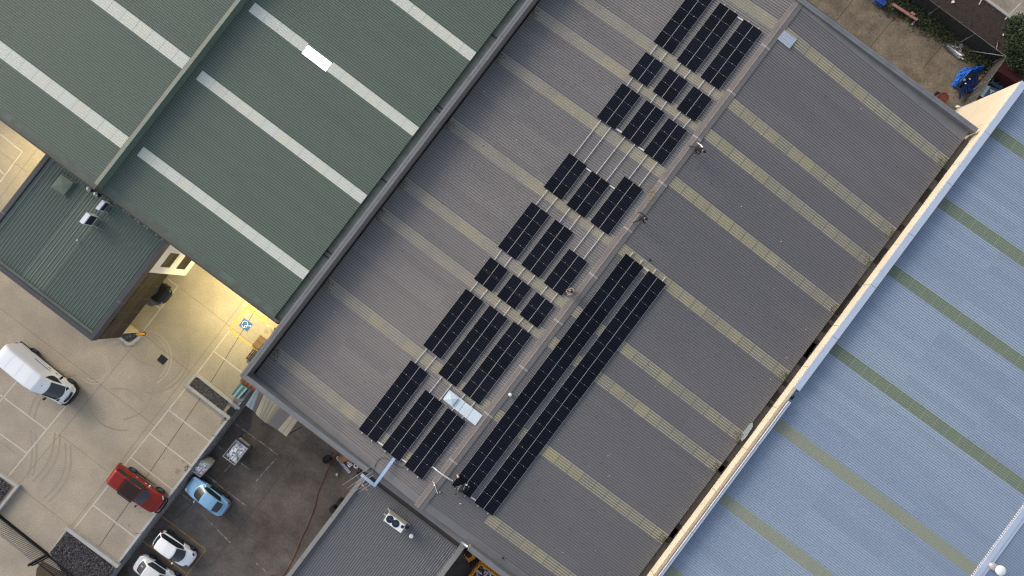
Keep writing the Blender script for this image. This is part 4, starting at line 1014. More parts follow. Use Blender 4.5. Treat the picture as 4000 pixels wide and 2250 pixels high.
# sky blue hatchback, nose towards the retaining wall
car('blue_hatchback', 'sky blue hatchback parked nose to the rock wall in the dark yard', 'car', (883, 1937), (795, 1872), LOT, m_bpaint, m_bglass,
    [(2.12, .52, .22, .50, .05), (2.02, .68, .18, .60, .06), (1.8, .80, .16, .70, .07), (1.3, .865, .16, .80, .09), (.6, .87, .16, .89, .07), (-.6, .87, .16, .93, .05), (-1.4, .865, .18, .94, .06), (-1.85, .80, .2, .92, .06), (-2.02, .68, .24, .86, .05), (-2.1, .5, .3, .72, .04)],
    [(.98, .80, .86, .62, .90, .0, .22), (.12, .80, .90, .56, 1.40, .055, .06), (-.6, .79, .92, .56, 1.42, .055, 0), (-1.08, .77, .93, .54, 1.37, .05, 0), (-1.72, .70, .92, .52, .98, .02, -.1)], 2.55,
    front_glass=(.08, .93, .46), rear_glass=(3.06, 3.8, .45), side=(.45, 3.3, .10, .92), lamps=[(1.86, .66, .66, .2, .12, .07, -.5)], tails=[(-1.92, .66, .8, .1, .15, .12, .4)], mirror=(.62, .95, .95))
# white hatchback
lamps_m[0] = m_dlamp
car('white_hatchback', 'small white hatchback with dark wraparound glass inside the ochre bay lines', 'car', (666.5, 2078), (754, 2141), LOT, m_wpaint, m_cglass,
    [(1.96, .45, .24, .52, .05), (1.86, .64, .18, .62, .06), (1.62, .79, .16, .72, .08), (1.2, .845, .16, .82, .09), (.6, .85, .16, .90, .07), (-.6, .85, .16, .95, .05), (-1.3, .85, .18, .97, .05), (-1.68, .80, .2, .96, .04), (-1.84, .66, .24, .90, .04), (-1.9, .5, .3, .78, .04)],
    [(.98, .79, .86, .64, .90, .0, .26), (.22, .79, .90, .60, 1.42, .06, .14), (-.6, .78, .94, .60, 1.48, .06, 0), (-1.38, .76, .96, .57, 1.43, .06, -.06), (-1.74, .72, .95, .56, 1.04, .02, -.1)], 2.5, hw=.845,
    front_glass=(.05, .96, .49), rear_glass=(3.1, 3.85, .48), side=(.3, 3.75, .06, .95), lamps=[(1.62, .62, .70, .24, .1, .06, -.45)], tails=[(-1.72, .70, .9, .1, .1, .16, .3)], mirror=(.62, .95, .97))
# silver white sedan cut by the frame
lamps_m[0] = m_lamp
tsed = car('white_sedan', 'older white sedan cut by the bottom frame edge, purple paper on its rear shelf', 'car', (597.7, 2175.5), (693, 2241), LOT, m_spaint, m_cglass,
    [(2.25, .5, .22, .5, .05), (2.1, .70, .18, .62, .06), (1.7, .82, .16, .72, .08), (1.2, .86, .16, .80, .08), (.6, .865, .16, .86, .06), (-.8, .865, .16, .88, .05), (-1.5, .86, .18, .88, .06), (-2.0, .80, .2, .86, .06), (-2.2, .66, .24, .80, .05), (-2.28, .5, .3, .68, .04)],
    [(1.0, .78, .84, .62, .87, .0, .2), (.2, .79, .88, .57, 1.38, .05, .06), (-.5, .79, .9, .57, 1.40, .05, 0), (-1.05, .77, .9, .55, 1.36, .05, 0), (-1.75, .72, .89, .58, .94, .02, -.14)], 2.6,
    front_glass=(.08, .93, .46), rear_glass=(3.08, 3.9, .46), side=(.5, 3.2, .08, .92), lamps=[(1.9, .64, .66, .2, .12, .07, -.4)], tails=[(-2.1, .66, .76, .1, .15, .08, .3)], mirror=(.66, .95, .92))
hs_ = House([(1.0, .78, .84, .62, .87, .0, .2), (.2, .79, .88, .57, 1.38, .05, .06), (-.5, .79, .9, .57, 1.40, .05, 0), (-1.05, .77, .9, .55, 1.36, .05, 0), (-1.75, .72, .89, .58, .94, .02, -.14)])
mb = MB(); hs_.patch(mb, 3.35, 3.62, .08, .2, off=.02); mb.build('paper', mat('purple_paper', (.3, .2, .3), .7), tsed, local=True)
# black car nosing out from under the office
a_mid = (F(676, 1104, 0)[0] + F(607, 1191, 0)[0]) / 2
lamps_m[0] = m_dlamp
def car_at(a, b, heading, **kw):
    c = W(a, b, 0); d = heading; y = Vector((-d.y, d.x, 0)); r = c - d * 1.3 + y * .86; f = c + d * 1.3 + y * .86; return r, f
_pose = pose
def pose(rear, front, z, half):
    if isinstance(rear, tuple): return _pose(rear, front, z, half)
    d = (front - rear).normalized(); y = Vector((-d.y, d.x, 0)); c = (rear + front) / 2 - y * half; c.z = z
    M = Matrix((d, y, (0, 0, 1))).transposed().to_4x4(); M.translation = c; return M, (front - rear).length
r_, f_ = car_at(a_mid, -26.75, V)
car('dark_car', 'black car nosing out from under the glass office', 'car', r_, f_, 0, m_dpaint, m_cglass,
    [(2.12, .52, .22, .50, .05), (2.02, .68, .18, .60, .06), (1.8, .80, .16, .70, .07), (1.3, .865, .16, .80, .09), (.6, .87, .16, .89, .07), (-.6, .87, .16, .93, .05), (-1.4, .865, .18, .94, .06), (-1.85, .80, .2, .92, .06), (-2.02, .68, .24, .86, .05), (-2.1, .5, .3, .72, .04)],
    [(.98, .80, .86, .62, .90, .0, .22), (.12, .80, .90, .56, 1.40, .055, .06), (-.6, .79, .92, .56, 1.42, .055, 0), (-1.08, .77, .93, .54, 1.37, .05, 0), (-1.72, .70, .92, .52, .98, .02, -.1)], 2.6,
    front_glass=(.08, .93, .46), rear_glass=(3.06, 3.8, .45), side=(.45, 3.3, .10, .92), lamps=[(1.86, .66, .66, .2, .12, .07, -.5)], mirror=(.62, .95, .95))
# red utility with canopy and roof rack
M, L = pose((521.6, 1836.6), (627.8, 1914), 0, .90); t = thing('red_utility', 'dark red utility with ribbed canopy and black roof rack in a parking bay', 'utility', (0, 0, 0), M=M)
mb = MB(); loft(mb, [body_sec(*s) for s in [(2.45, .62, .42, .82, .03), (2.36, .80, .36, .92, .05), (2.1, .895, .34, 1.02, .06), (1.5, .925, .34, 1.10, .07), (.8, .925, .34, 1.13, .05), (-1.0, .925, .36, 1.12, .03), (-2.2, .925, .42, 1.12, .02), (-2.6, .90, .46, 1.12, .02), (-2.68, .84, .5, 1.06, .02)]]); finish(t, mb, 'body', m_rpaint)
cab = House([(1.12, .84, 1.08, .70, 1.13, .0, .16), (.42, .86, 1.10, .62, 1.70, .05, .05), (-.4, .86, 1.10, .63, 1.74, .05, 0), (-.95, .86, 1.10, .63, 1.72, .04, 0), (-1.05, .86, 1.10, .66, 1.62, .02, 0)])
mb = MB(); cab.shell(mb); mb.build('cabin', m_rpaint, t, local=True)
mb = MB(); cab.patch(mb, .08, .94, -.46, .46); mb.build('windscreen', m_cglass, t, local=True)
can = House([(-1.08, .89, 1.12, .66, 1.68, .03, 0), (-1.2, .89, 1.12, .68, 1.72, .03, 0), (-2.3, .89, 1.12, .68, 1.70, .03, 0), (-2.62, .87, 1.12, .72, 1.30, .02, 0)])
mb = MB(); can.shell(mb); cn = mb.build('canopy', m_rpaint, t, local=True)
for y in (-.42, -.21, 0, .21, .42): MB().beam((-1.4, y, 1.745), (-2.15, y, 1.735), .07, .025).build('canopy_rib', m_rpaint, cn, local=True)
for s in (1, -1):
    mb = MB(); cab.patch(mb, .35, 3.2, 0, 0, n=14, shape=lambda k, s=s: (s * .57, s * (.5 + .07 + .37 * min(1, .12 + 4 * k, .3 + 5 * (1 - k))))); mb.build('side_window', m_cglass, t, local=True)
    mb = MB(); can.patch(mb, .9, 2.1, s * .58, s * .86); mb.build('canopy_window', m_cglass, cn, local=True)
    MB().tube([(-1.0, s * 1.0, .42), (.85, s * 1.0, .42)], .05, 8).build('side_step', m_black, t, local=True)
    for x in (-.7, .25): MB().tube([(x - .09, s * .935, .98), (x + .09, s * .935, .98)], .022, 6).build('door_handle', m_alu, t, local=True)
    lump(t, 'mirror', m_alu if s > 0 else m_black, .75, s * 1.06, 1.2, .08, .13, .09)
    lump(t, 'headlight', m_lamp, 2.16, s * .74, .92, .2, .12, .07, -s * .5)
    lump(t, 'tail_light', m_red, -2.62, s * .86, .95, .07, .07, .16)
    for x in (L / 2, -L / 2): wheel(t, x, s * .93, .39, .24)
ar = MB()
for x in (L / 2, -L / 2):
    for s in (1, -1): ar.tube([(x, s * .8, .39), (x, s * .922, .39)], .45, 22)
ar.build('wheel_arches', m_black, t, local=True)
mb = MB(); x0, x1, yy = .38, -1.02, .68
for s in (1, -1): mb.beam((x0, s * yy, 1.86), (x1, s * yy, 1.86), .06, .07)
for x in (x0, x1): mb.beam((x, -yy, 1.862), (x, yy, 1.862), .07, .07)
for k in range(7): y = -.55 + 1.1 * k / 6; mb.beam((x0, y, 1.85), (x1, y, 1.85), .12, .035)
for x in (.25, -.3, -.85): mb.beam((x, -yy, 1.8), (x, yy, 1.8), .05, .05)
mb.build('roof_rack', m_black, t, local=True)
mb = MB(); mb.tube([(2.42, -.8, .55), (2.62, -.6, .55), (2.66, 0, .55), (2.62, .6, .55), (2.42, .8, .55)], .07, 8); mb.tube([(2.4, -.75, .75), (2.62, -.55, .82), (2.62, .55, .82), (2.4, .75, .75)], .035, 8); mb.build('bull_bar', m_black, t, local=True)
mb = MB(); mb.tube([(-2.6, -.9, .55), (-2.8, -.7, .55), (-2.8, .7, .55), (-2.6, .9, .55)], .055, 8); mb.beam((-2.73, -.6, .6), (-2.73, .6, .6), .16, .04); mb.build('rear_bumper', m_black, t, local=True)
mb = MB(); mb.tube([(.95, -.62, 1.2), (1.0, -.6, 1.9)], .012, 6); mb.tube([(1.03, .1, 1.17), (.62, .22, 1.47)], .012, 4); mb.build('aerial', m_black, t, local=True)
# white van
M, L = pose((137, 1370), (282, 1489), 0, 1.0); t = thing('white_van', 'long white high roof panel van standing across the tan yard', 'van', (0, 0, 0), M=M)
x0 = -L / 2 - 1.25; xf = L / 2 + .98
mb = MB(); loft(mb, [body_sec(*s) for s in [(xf, .62, .34, .70, .03), (xf - .1, .80, .3, .82, .05), (xf - .35, .93, .28, 1.0, .08), (xf - .8, .985, .28, 1.18, .10), (xf - 1.3, 1.0, .3, 1.30, .08), (0, 1.0, .32, 1.36, .0), (x0 + .3, 1.0, .36, 1.36, 0), (x0 + .03, .97, .4, 1.36, 0), (x0, .93, .42, 1.36, 0)]]); finish(t, mb, 'body', m_wpaint)
van = House([(xf - .72, .93, 1.14, .78, 1.20, .02, .34), (xf - 1.62, .97, 1.30, .72, 2.12, .05, .2), (xf - 2.3, .985, 1.32, .80, 2.62, .06, .06), (xf - 3.0, .99, 1.33, .86, 2.70, .05, 0), (x0 + .35, .99, 1.33, .86, 2.70, .05, 0), (x0 + .1, .98, 1.33, .86, 2.62, .03, 0), (x0 + .02, .97, 1.33, .88, 2.45, 0, 0)])
mb = MB(); van.shell(mb, nu=8); cb = mb.build('cargo_shell', m_wpaint, t, local=True)
mb = MB()
for u in (2.95, 3.33, 3.68): van.patch(mb, u, u + .012, -.5, .5, off=.006, n=10)
for s in (1, -1): van.patch(mb, 2.98, 3.9, s * .50, s * .515, off=.008)
mb.build('roof_seam', mat('seam_grey', (.60, .63, .67), .5), cb, local=True)  # thin greyer strips marking the roof seams
mb = MB(); van.patch(mb, .05, .97, -.475, .475, n=12); mb.build('windscreen', m_cglass, t, local=True)
for s in (1, -1):
    mb = MB(); van.patch(mb, .35, 1.75, 0, 0, n=14, shape=lambda k, s=s: (s * (.62 - .06 * k), s * (.66 - .02 * k + .26 * min(1, 2.2 * k, .55 + 4 * (1 - k))))); mb.build('side_window', m_cglass, t, local=True)
    lump(t, 'mirror', m_black, xf - 1.42, s * 1.16, 1.42, .1, .17, .17)
    lump(t, 'headlight', m_lamp, xf - .28, s * .80, .98, .24, .1, .14, -s * .6)
    lump(t, 'tail_light', m_red, x0 + .02, s * .92, 1.3, .05, .08, .3)
    mb = MB(); mb.beam((xf - 1.6, s * 1.005, .62), (x0 + .1, s * 1.005, .62), .03, .12); mb.build('side_trim', m_black, t, local=True)
    mb = MB(); mb.beam((xf - 2.8, s * 1.0, 1.06), (xf - 3.05, s * 1.0, 1.06), .03, .05); mb.beam((xf - 2.25, s * 1.0, 1.06), (xf - 2.05, s * 1.0, 1.06), .03, .05); mb.build('door_handle', m_black, t, local=True)
    mb = MB(); mb.beam((-1.2, s * .998, 1.4), (.6, s * .998, 1.4), .02, .04); mb.build('sliding_track', m_black, t, local=True)
    mb = MB()
    p = [(xf - .62, s * .42, 1.235), (xf - .62, s * .76, 1.175), (xf - .46, s * .72, 1.12), (xf - .48, s * .44, 1.17)]
    mb.add([Vector(q) + Vector((0, 0, .03)) for q in p] + [Vector(q) - Vector((0, 0, .1)) for q in p], [(0, 1, 2, 3), (4, 5, 6, 7), (0, 1, 5, 4), (1, 2, 6, 5), (2, 3, 7, 6), (3, 0, 4, 7)]); mb.build('bonnet_vent', m_black, t, local=True)
    for x in (L / 2, -L / 2): wheel(t, x, s * 1.0, .36, .24)
ar = MB()
for x in (L / 2, -L / 2):
    for s in (1, -1): ar.tube([(x, s * .85, .36), (x, s * .995, .36)], .43, 22)
ar.build('wheel_arches', m_black, t, local=True)
mb = MB(); mb.tube([(xf - .5, -.99, .5), (xf - .1, -.86, .48), (xf + .06, -.5, .48), (xf + .1, 0, .48), (xf + .06, .5, .48), (xf - .1, .86, .48), (xf - .5, .99, .5)], .16, 10); mb.build('front_bumper', m_black, t, local=True)
mb = MB(); mb.tube([(xf - .1, -.52, .92), (xf - .02, -.2, .94), (xf, 0, .94), (xf - .02, .2, .94), (xf - .1, .52, .92)], .1, 10); mb.build('grille', m_black, t, local=True)
mb = MB(); mb.beam((x0 - .06, -.95, .5), (x0 - .06, .95, .5), .16, .18); mb.build('rear_bumper', m_black, t, local=True)
lump(t, 'roof_aerial', m_black, xf - 1.9, .1, 2.42, .07, .05, .05)

# ---------------------------------------------------------------- things in the yards
def fbx(mb, c, du, dv, z0, z1, mi=0):   # frame aligned box about a world point
    a, b = c.dot(U), c.dot(V); mb.fb(a - du / 2, a + du / 2, b - dv / 2, b + dv / 2, z0, z1, mi)
# bollard
p = Q(563, 1304); t = thing('bollard', 'yellow steel bollard guarding the kerb under the glass office', 'bollard', p)
mb = MB(); mb.tube([p, p + Vector((0, 0, 1.2))], .085, 14); mb.dome(p + Vector((0, 0, 1.2)), .085, .085, .04, 14, 4); mb.build('post', m_bollard, t)
MB().tube([p + Vector((0, 0, .0)), p + Vector((0, 0, .02))], .16, 14).build('base_plate', m_black, t)
# pallets
def pallet(label, pts, z, m, slats=6, name='pallet', lean=0.0):
    P = [Q(*c, z) for c in pts]; t = thing(name, label, 'pallet', sum(P, Vector()) / 4)
    A, B, Cc, D = P; up = Vector((0, 0, 1))
    mb = MB()
    for f in (.06, .5, .94): mb.beam(A.lerp(D, f) + up * (-.06), B.lerp(Cc, f) + up * (-.06), .09, .09)
    mb.build('bearers', m, t)
    for i in range(slats):
        f = (i + .5) / slats; MB().beam(A.lerp(B, f), D.lerp(Cc, f), (B - A).length / slats * .72, .022).build('slat', m, t)
    return t
pallet('light brown timber pallet beside the blue disabled bay', [(1016, 1308), (1043, 1326), (1008, 1366), (983, 1349)], .16, m_wood, 5)
pallet('dark weathered pallet below the light brown pallet at the parapet', [(988, 1362), (1007, 1373), (976, 1411), (959, 1400)], .3, m_dwood, 3)
pallet('red brown slatted pallet tucked under the warehouse corner behind the teal crate', [(945, 1472), (1000, 1513), (992, 1530), (937, 1487)], .2, m_rwood, 4)
P = [Q(*c, .75) for c in ((934, 1500), (966, 1520), (930, 1560), (903, 1541))]; c = sum(P, Vector()) / 4; t = thing('slatted_crate', 'teal painted slatted crate with faded boards near the warehouse corner', 'crate', Vector((c.x, c.y, 0)))
mb = MB(); D = Vector((0, 0, .75)); q = [(p - c) * .94 + c for p in P]; mb.hexa([p - D for p in q] + [p - Vector((0, 0, .06)) for p in q]); mb.build('box', m_teal, t)
for i, m in enumerate((m_teal, m_tealw, m_teal, m_tealw)):
    f0, f1 = i / 4 + .02, (i + 1) / 4 - .02; w = [P[0].lerp(P[1], f0), P[0].lerp(P[1], f1), P[3].lerp(P[2], f1), P[3].lerp(P[2], f0)]
    MB().hexa([p - Vector((0, 0, .04)) for p in w] + w).build('slat', m, t)
# rags and paper in the disabled bay corner
p = Q(1048, 1274, .05); tag(MB().beam(p - V * .14, p + V * .12, .12, .02).build('paper', m_wall), 'crumpled white paper on the yellow line by the green roof corner', 'paper')
# awning of second-hand sheets
t = thing('sheet_awning', 'patched lean-to awning of cream, grey and clear ribbed sheets', 'awning', W(-19.5, -10.5, LOT))
rows = [((1000, 1520), (959, 1583), 3.0, 3), ((1012, 1529), (985, 1602), 3.0, 3), ((1031, 1540), (998, 1614), 3, 2), ((1045, 1550), (1014, 1632), 3, 0), ((1083, 1577), (1036, 1650), 3, 0), ((1097, 1586), (1044, 1653), 3, 4), ((1140, 1614), (1085, 1679), 3, 1), ((1172, 1632), (1121, 1706), 3, 0)]
rows[-2] = ((1141, 1614), (1086, 1679), 3, 1)
for i in range(len(rows) - 1):
    a0, a1 = Q(*rows[i][0], 3.35), Q(*rows[i][1], 2.9); b0, b1 = Q(*rows[i + 1][0], 3.35), Q(*rows[i + 1][1], 2.9); mi = rows[i + 1][3]
    mb = MB(); wd = (b0 - a0).length; k = max(2, int(wd / .12))
    for j in range(k):
        f0, f1 = j / k, (j + 1) / k; fm = f0 + .8 * (f1 - f0); z = Vector((0, 0, .012 * i)); rz = Vector((0, 0, .035))
        mb.add([a0.lerp(b0, f0) + z, a0.lerp(b0, fm) + z, a1.lerp(b1, fm) + z, a1.lerp(b1, f0) + z], [(0, 1, 2, 3)], 0)
        mb.add([a0.lerp(b0, fm) + z + rz, a0.lerp(b0, f1) + z + rz, a1.lerp(b1, f1) + z + rz, a1.lerp(b1, fm) + z + rz], [(0, 1, 2, 3)], 1 if (j % 3 == 2 or mi == 1) else 0)
        mb.add([a0.lerp(b0, fm) + z, a0.lerp(b0, fm) + z + rz, a1.lerp(b1, fm) + z + rz, a1.lerp(b1, fm) + z], [(0, 1, 2, 3)], 0)
    mb.build('sheet', [m_awn[mi], [m_awnd, mat('awning_grey_rib', (.21, .19, .18), .6)][mi == 1]], t)
mb = MB()
for f in ((962, 1590), (1040, 1652), (1118, 1702)):
    q = Q(*f, 2.8); mb.tube([Vector((q.x, q.y, LOT)), q], .04, 8)
mb.beam(Q(961, 1585, 2.84), Q(1120, 1704, 2.84), .06, .1); mb.build('frame', m_black, t)
# steel rubbish bins
def crumple(mb, P, z, n, amp, seed, mi):
    rr = random.Random(seed); V_ = []
    for i in range(n + 1):
        for j in range(n + 1):
            p = P[0].lerp(P[1], i / n).lerp(P[3].lerp(P[2], i / n), j / n); e = 4 * min(i, n - i, j, n - j) / n
            V_.append(Vector((p.x + rr.uniform(-.03, .03), p.y + rr.uniform(-.03, .03), z + rr.uniform(-amp, amp) + .12 * min(1, e))))
    k = len(mb.v); mb.v += V_
    for i in range(n):
        for j in range(n): mb.f.append([k + i * (n + 1) + j, k + (i + 1) * (n + 1) + j, k + (i + 1) * (n + 1) + j + 1, k + i * (n + 1) + j + 1]); mb.m.append(rr.choices(mi, (14, 1, 1))[0]); mb.sm.append(True)
def bin_(label, top, h, seed, ledge, lid=None):
    zt_ = LOT + h; P = [Q(*c, zt_) for c in top]; c = sum(P, Vector()) / 4; t = thing('rubbish_bin', label, 'rubbish bin', Vector((c.x, c.y, LOT)))
    D = Vector((0, 0, h - .12)); mb = MB(); I = [(p - c) * .93 + c for p in P]; B = [(p - c) * .86 + c - D for p in P]
    for i in range(4):
        j = (i + 1) % 4; mb.add([B[i], B[j], P[j], P[i]], [(0, 1, 2, 3)]); mb.add([P[i], P[j], I[j], I[i]], [(0, 1, 2, 3)], 1); mb.add([I[i], I[j], I[j] - Vector((0, 0, .4)), I[i] - Vector((0, 0, .4))], [(0, 1, 2, 3)])
    mb.add(B, [(0, 1, 2, 3)]); mb.build('bin_body', [m_skip, m_steel], t)
    mb = MB(); crumple(mb, [(p - c) * .92 + c for p in P], zt_ - .2, 16, .09, seed, (0, 1, 2)); tag(mb.build('rubbish', [m_film, m_filmd, m_wall], t), kind='stuff')
    mb = MB(); n = (P[1] - P[2]).normalized() if False else None
    e = (P[1] - P[0]); out = Vector((e.y, -e.x, 0)).normalized(); out = out if out.dot(P[0] - c) > 0 else -out
    if ledge:
        mb = MB(); mb.beam(P[0].lerp(P[1], .5) + out * .16 - Vector((0, 0, .3)) - e * .42, P[0].lerp(P[1], .5) + out * .16 - Vector((0, 0, .3)) + e * .42, .2, .05); mb.build('fork_channel', m_steel, t)
    else:
        mb = MB(); V_ = []
        for i in range(9):
            f = i / 8; V_ += [P[0].lerp(P[1], f) + Vector((0, 0, -.02)), P[0].lerp(P[1], f) + out * (.28 + .14 * math.sin(math.pi * f)) - Vector((0, 0, .55))]
        mb.add(V_, [(2 * i, 2 * i + 1, 2 * i + 3, 2 * i + 2) for i in range(8)]); mb.build('sloped_back', m_skip, t)
    for i in range(4): q = B[i]; MB().tube([q + Vector((0, 0, -.02)), Vector((q.x, q.y, LOT + .0))], .06, 8).build('castor', m_black, t)
    if lid: MB().beam(Q(*lid[0], zt_), Q(*lid[1], zt_ + .3), .1, .4).build('lid', m_black, t)
b1 = lambda x, y: (640 + x / 7.14, 1700 + y / 7.14)
bin_('larger grey steel rubbish bin full of crumpled film with a black raised lid', [b1(2015, 112), b1(2350, 375), b1(1975, 850), b1(1635, 590)], 1.3, 5, True, (b1(2010, 105), b1(2140, 40)))
bin_('smaller grey rubbish bin with rounded back against the rock wall near the blue hatchback', [b1(1000, 700), b1(1335, 830), b1(1020, 1180), b1(770, 990)], 1.1, 6, False)
# hose
P = [Q(1000 + x / 2.574, 1687 + y / 2.574, LOT + .03) for x, y in ((835, 170), (795, 240), (740, 330), (690, 440), (655, 530), (625, 600), (605, 680), (600, 720), (575, 800), (545, 870), (510, 960), (480, 1020), (452, 1080), (430, 1130), (400, 1210), (380, 1260), (345, 1325), (320, 1370), (285, 1425), (255, 1452), (150, 1440))]
tag(MB().tube(P, .026, 8).build('hose', m_hose), 'long orange hose winding down the dark yard beside the low building', 'hose')
k2 = lambda x, y: (1250 + x / 3.722, 1740 + y / 3.722)
# black bucket, bins
p = Q(*k2(118, 185), LOT); t = thing('black_tub', 'round black tub with a dark handle standing on the dark yard by the hose', 'tub', p)
MB().tube([p, p + Vector((0, 0, .7))], .36, 18, rr=[.3, .36]).build('tub_body', m_black, t); MB().beam(p + Vector((0, 0, .74)), Q(*k2(190, 112), LOT + .8), .1, .1).build('handle', m_black, t); MB().tube([p + Vector((0, 0, .7)), p + Vector((0, 0, .73))], .3, 18).build('water', m_glassd, t)
for (x, y, r, lab) in ((767, 788, .3, 'black drum farther down the wall of the low building'), (838, 722, .3, 'black drum closer to the antenna beside the low building wall')):
    p = Q(1000 + x / 2.574, 1687 + y / 2.574, LOT + .9); p.z = LOT; t = thing('black_drum', lab, 'drum', p, 'black drums beside the low building')
    MB().tube([p, p + Vector((0, 0, .3)), p + Vector((0, 0, .33)), p + Vector((0, 0, .86)), p + Vector((0, 0, .9))], r, 18, rr=[r, r, r * 1.05, r, r * .95]).build('drum_body', m_black, t); MB().tube([p + Vector((0, 0, .9)), p + Vector((0, 0, .93))], r * .6, 14).build('lid', m_rubber, t)
# pile of gear at the building corner
def kbox(label, x, y, w, l, h, m, rot=0, name='cardboard_box', cat='box'):
    p = Q(*k2(x, y), LOT + h); p.z = LOT; M_ = Matrix.Rotation(rot, 4, 'Z'); M_.translation = p; t = thing(name, label, cat, (0, 0, 0), M=M_)
    mb = MB(); mb.box(-w / 2, w / 2, -l / 2, l / 2, 0, h); mb.build('carton', m, t, local=True)
    mb = MB(); mb.box(-w / 2, w / 2, -.03, .03, h, h + .004); mb.box(-w / 2 - .02, -w / 2, -l / 2, l / 2, h - .12, h + .1); mb.build('flap', m, t, local=True)
kbox('large brown cardboard box beside the white rail on the dark yard', 325, 195, .65, .75, .35, m_card, R(-57))
kbox('flattened brown cardboard box half under the grey roof edge', 420, 230, .5, .4, .2, m_card, R(-30))
t = thing('slotted_rail', 'white slotted rail lying on the dark yard by the cardboard boxes', 'rail', Q(*k2(340, 290), LOT))
MB().beam(Q(*k2(237, 185), LOT + .06), Q(*k2(418, 405), LOT + .06), .05, .06).build('backing', m_tray, t)
for i in range(11): f = i / 10; c = Q(*k2(253, 172), LOT + .08).lerp(Q(*k2(432, 385), LOT + .08), f); d = (Q(*k2(432, 385)) - Q(*k2(253, 172))).normalized(); MB().beam(c - d * .055, c + d * .055, .16, .07).build('slot_block', m_acw, t)
p = Q(*k2(525, 298), LOT + .15); t = thing('cable_coil', 'coil of white cable on the ground beside the warehouse corner', 'cable coil', p)
MB().tube([p + Vector((math.cos(R(a)) * .17, math.sin(R(a)) * .17, 0)) for a in range(0, 375, 15)], .07, 10, caps=False).build('coil', m_acw, t); MB().tube([p - Vector((0, 0, .1)), p + Vector((0, 0, .02))], .09, 14).build('core', m_black, t)
rr = random.Random(21)
for i, (x, y, m, lab) in enumerate([(400, 188, m_acw, 'white tool case at the warehouse corner with a black handle'), (412, 270, m_film, 'small pale carton beside the flattened cardboard'), (440, 285, m_acw, 'small white carton beside the pale one'), (465, 265, m_dwood, 'dark tool bag between the white carton and the cable coil'), (585, 350, m_rwood, 'red brown tool box beside the cable coil under the parapet'), (560, 410, m_black, 'black tool bag lowest of the gear under the cable tray'), (530, 345, m_acw, 'tiny white plug just below the cable coil'), (615, 380, m_black, 'black tool case against the wall next to the cable tray end')]):
    p = Q(*k2(x, y), LOT + .2); M_ = Matrix.Rotation(rr.uniform(0, 3), 4, 'Z'); M_.translation = Vector((p.x, p.y, LOT)); s = .07 if i == 6 else rr.uniform(.14, .24)
    t = thing('tool_case', lab, 'tool case', (0, 0, 0), 'gear piled at the warehouse corner', M=M_)
    MB().box(-s, s, -s * .6, s * .6, 0, s * 1.1).build('case', m, t, local=True); MB().tube([(-s * .5, 0, s * 1.1), (-s * .4, 0, s * 1.35), (s * .4, 0, s * 1.35), (s * .5, 0, s * 1.1)], .02, 6).build('handle', m_black, t, local=True)
p = Q(*k2(248, 422), LOT); tag(MB().box(p.x - .1, p.x + .1, p.y - .12, p.y + .12, LOT, LOT + .1).build('brick', m_kerb), 'single pale brick lying alone on the dark yard', 'brick')
# orange stillage and forklift behind the low building
k3 = lambda x, y: (1760 + x / 5.458, 2100 + y / 5.458)
zt_ = LOT + 1.2; A = Q(*k3(640, 560), zt_); e1 = -U; e2 = V; t = thing('orange_cage', 'orange steel cage bin filled with scrap beside the grey parapet', 'cage bin', Vector((A.x, A.y, LOT)))
def cg(x, y, z): return A + e1 * x + e2 * y + Vector((0, 0, z - zt_))
mb = MB(); LX, LY = 3.4, 2.3
for z in (zt_, zt_ - .55, LOT + .12):
    for p, q in (((0, 0), (LX, 0)), ((0, LY), (LX, LY)), ((0, 0), (0, LY)), ((LX, 0), (LX, LY))): mb.beam(cg(*p, z), cg(*q, z), .1, .09)
for i in range(8):
    x = LX * i / 7
    for y in (0, LY): mb.beam(cg(x, y, LOT), cg(x, y, zt_), .06, .06)
for i in range(1, 5):
    y = LY * i / 5
    for x in (0, LX): mb.beam(cg(x, y, LOT), cg(x, y, zt_), .06, .06)
for i in range(5): mb.beam(cg(.0, LY * i / 5, LOT + .2), cg(.0, LY * (i + 1) / 5, zt_), .05, .05); mb.beam(cg(LX * i / 5, 0, LOT + .2), cg(LX * (i + 1) / 5, 0, zt_), .05, .05)
mb.build('cage_frame', m_orange, t)
mb = MB(); q = [cg(.05, .05, 0), cg(.05, LY - .05, 0), cg(LX - .05, LY - .05, 0), cg(LX - .05, .05, 0)]; mb.sheet(q, LOT + .25, 1)
for _ in range(120):
    c = cg(rr.uniform(.15, LX - .15), rr.uniform(.15, LY - .15), LOT + rr.uniform(.3, .8)); a = rr.uniform(0, 6.3); l = rr.uniform(.06, .3); mb.beam(c - Vector((math.cos(a), math.sin(a), rr.uniform(-.3, .3))) * l, c + Vector((math.cos(a), math.sin(a), 0)) * l, rr.uniform(.04, .16), rr.uniform(.02, .1), rr.choice((0, 0, 1, 2, 3)))
tag(mb.build('scrap', [m_film, m_filmd, m_card, m_pink], t), kind='stuff')
c = Q(*k3(440, 480), LOT + 1); M_ = Matrix((-U, V, Vector((0, 0, -1)))).transposed().to_4x4(); ang = math.atan2(V.y, V.x)
M_ = Matrix.Rotation(ang - R(20), 4, 'Z'); M_.translation = Vector((c.x, c.y, LOT)); t = thing('forklift', 'small black and orange forklift half hidden by the grey parapet', 'forklift', (0, 0, 0), M=M_)
mb = MB(); mb.box(-.75, .15, -.36, .36, .25, .7); mb.build('chassis', m_orange, t, local=True); mb = MB(); mb.box(-.95, -.7, -.36, .36, .2, .85); mb.dome((-.95, 0, .5), .14, .34, .3, 14, 6, 0, True); mb.build('counterweight', m_black, t, local=True)
mb = MB(); mb.box(-.6, -.2, -.22, .22, .7, .82); mb.box(-.66, -.58, -.22, .22, .82, 1.2); mb.build('seat', m_black, t, local=True)
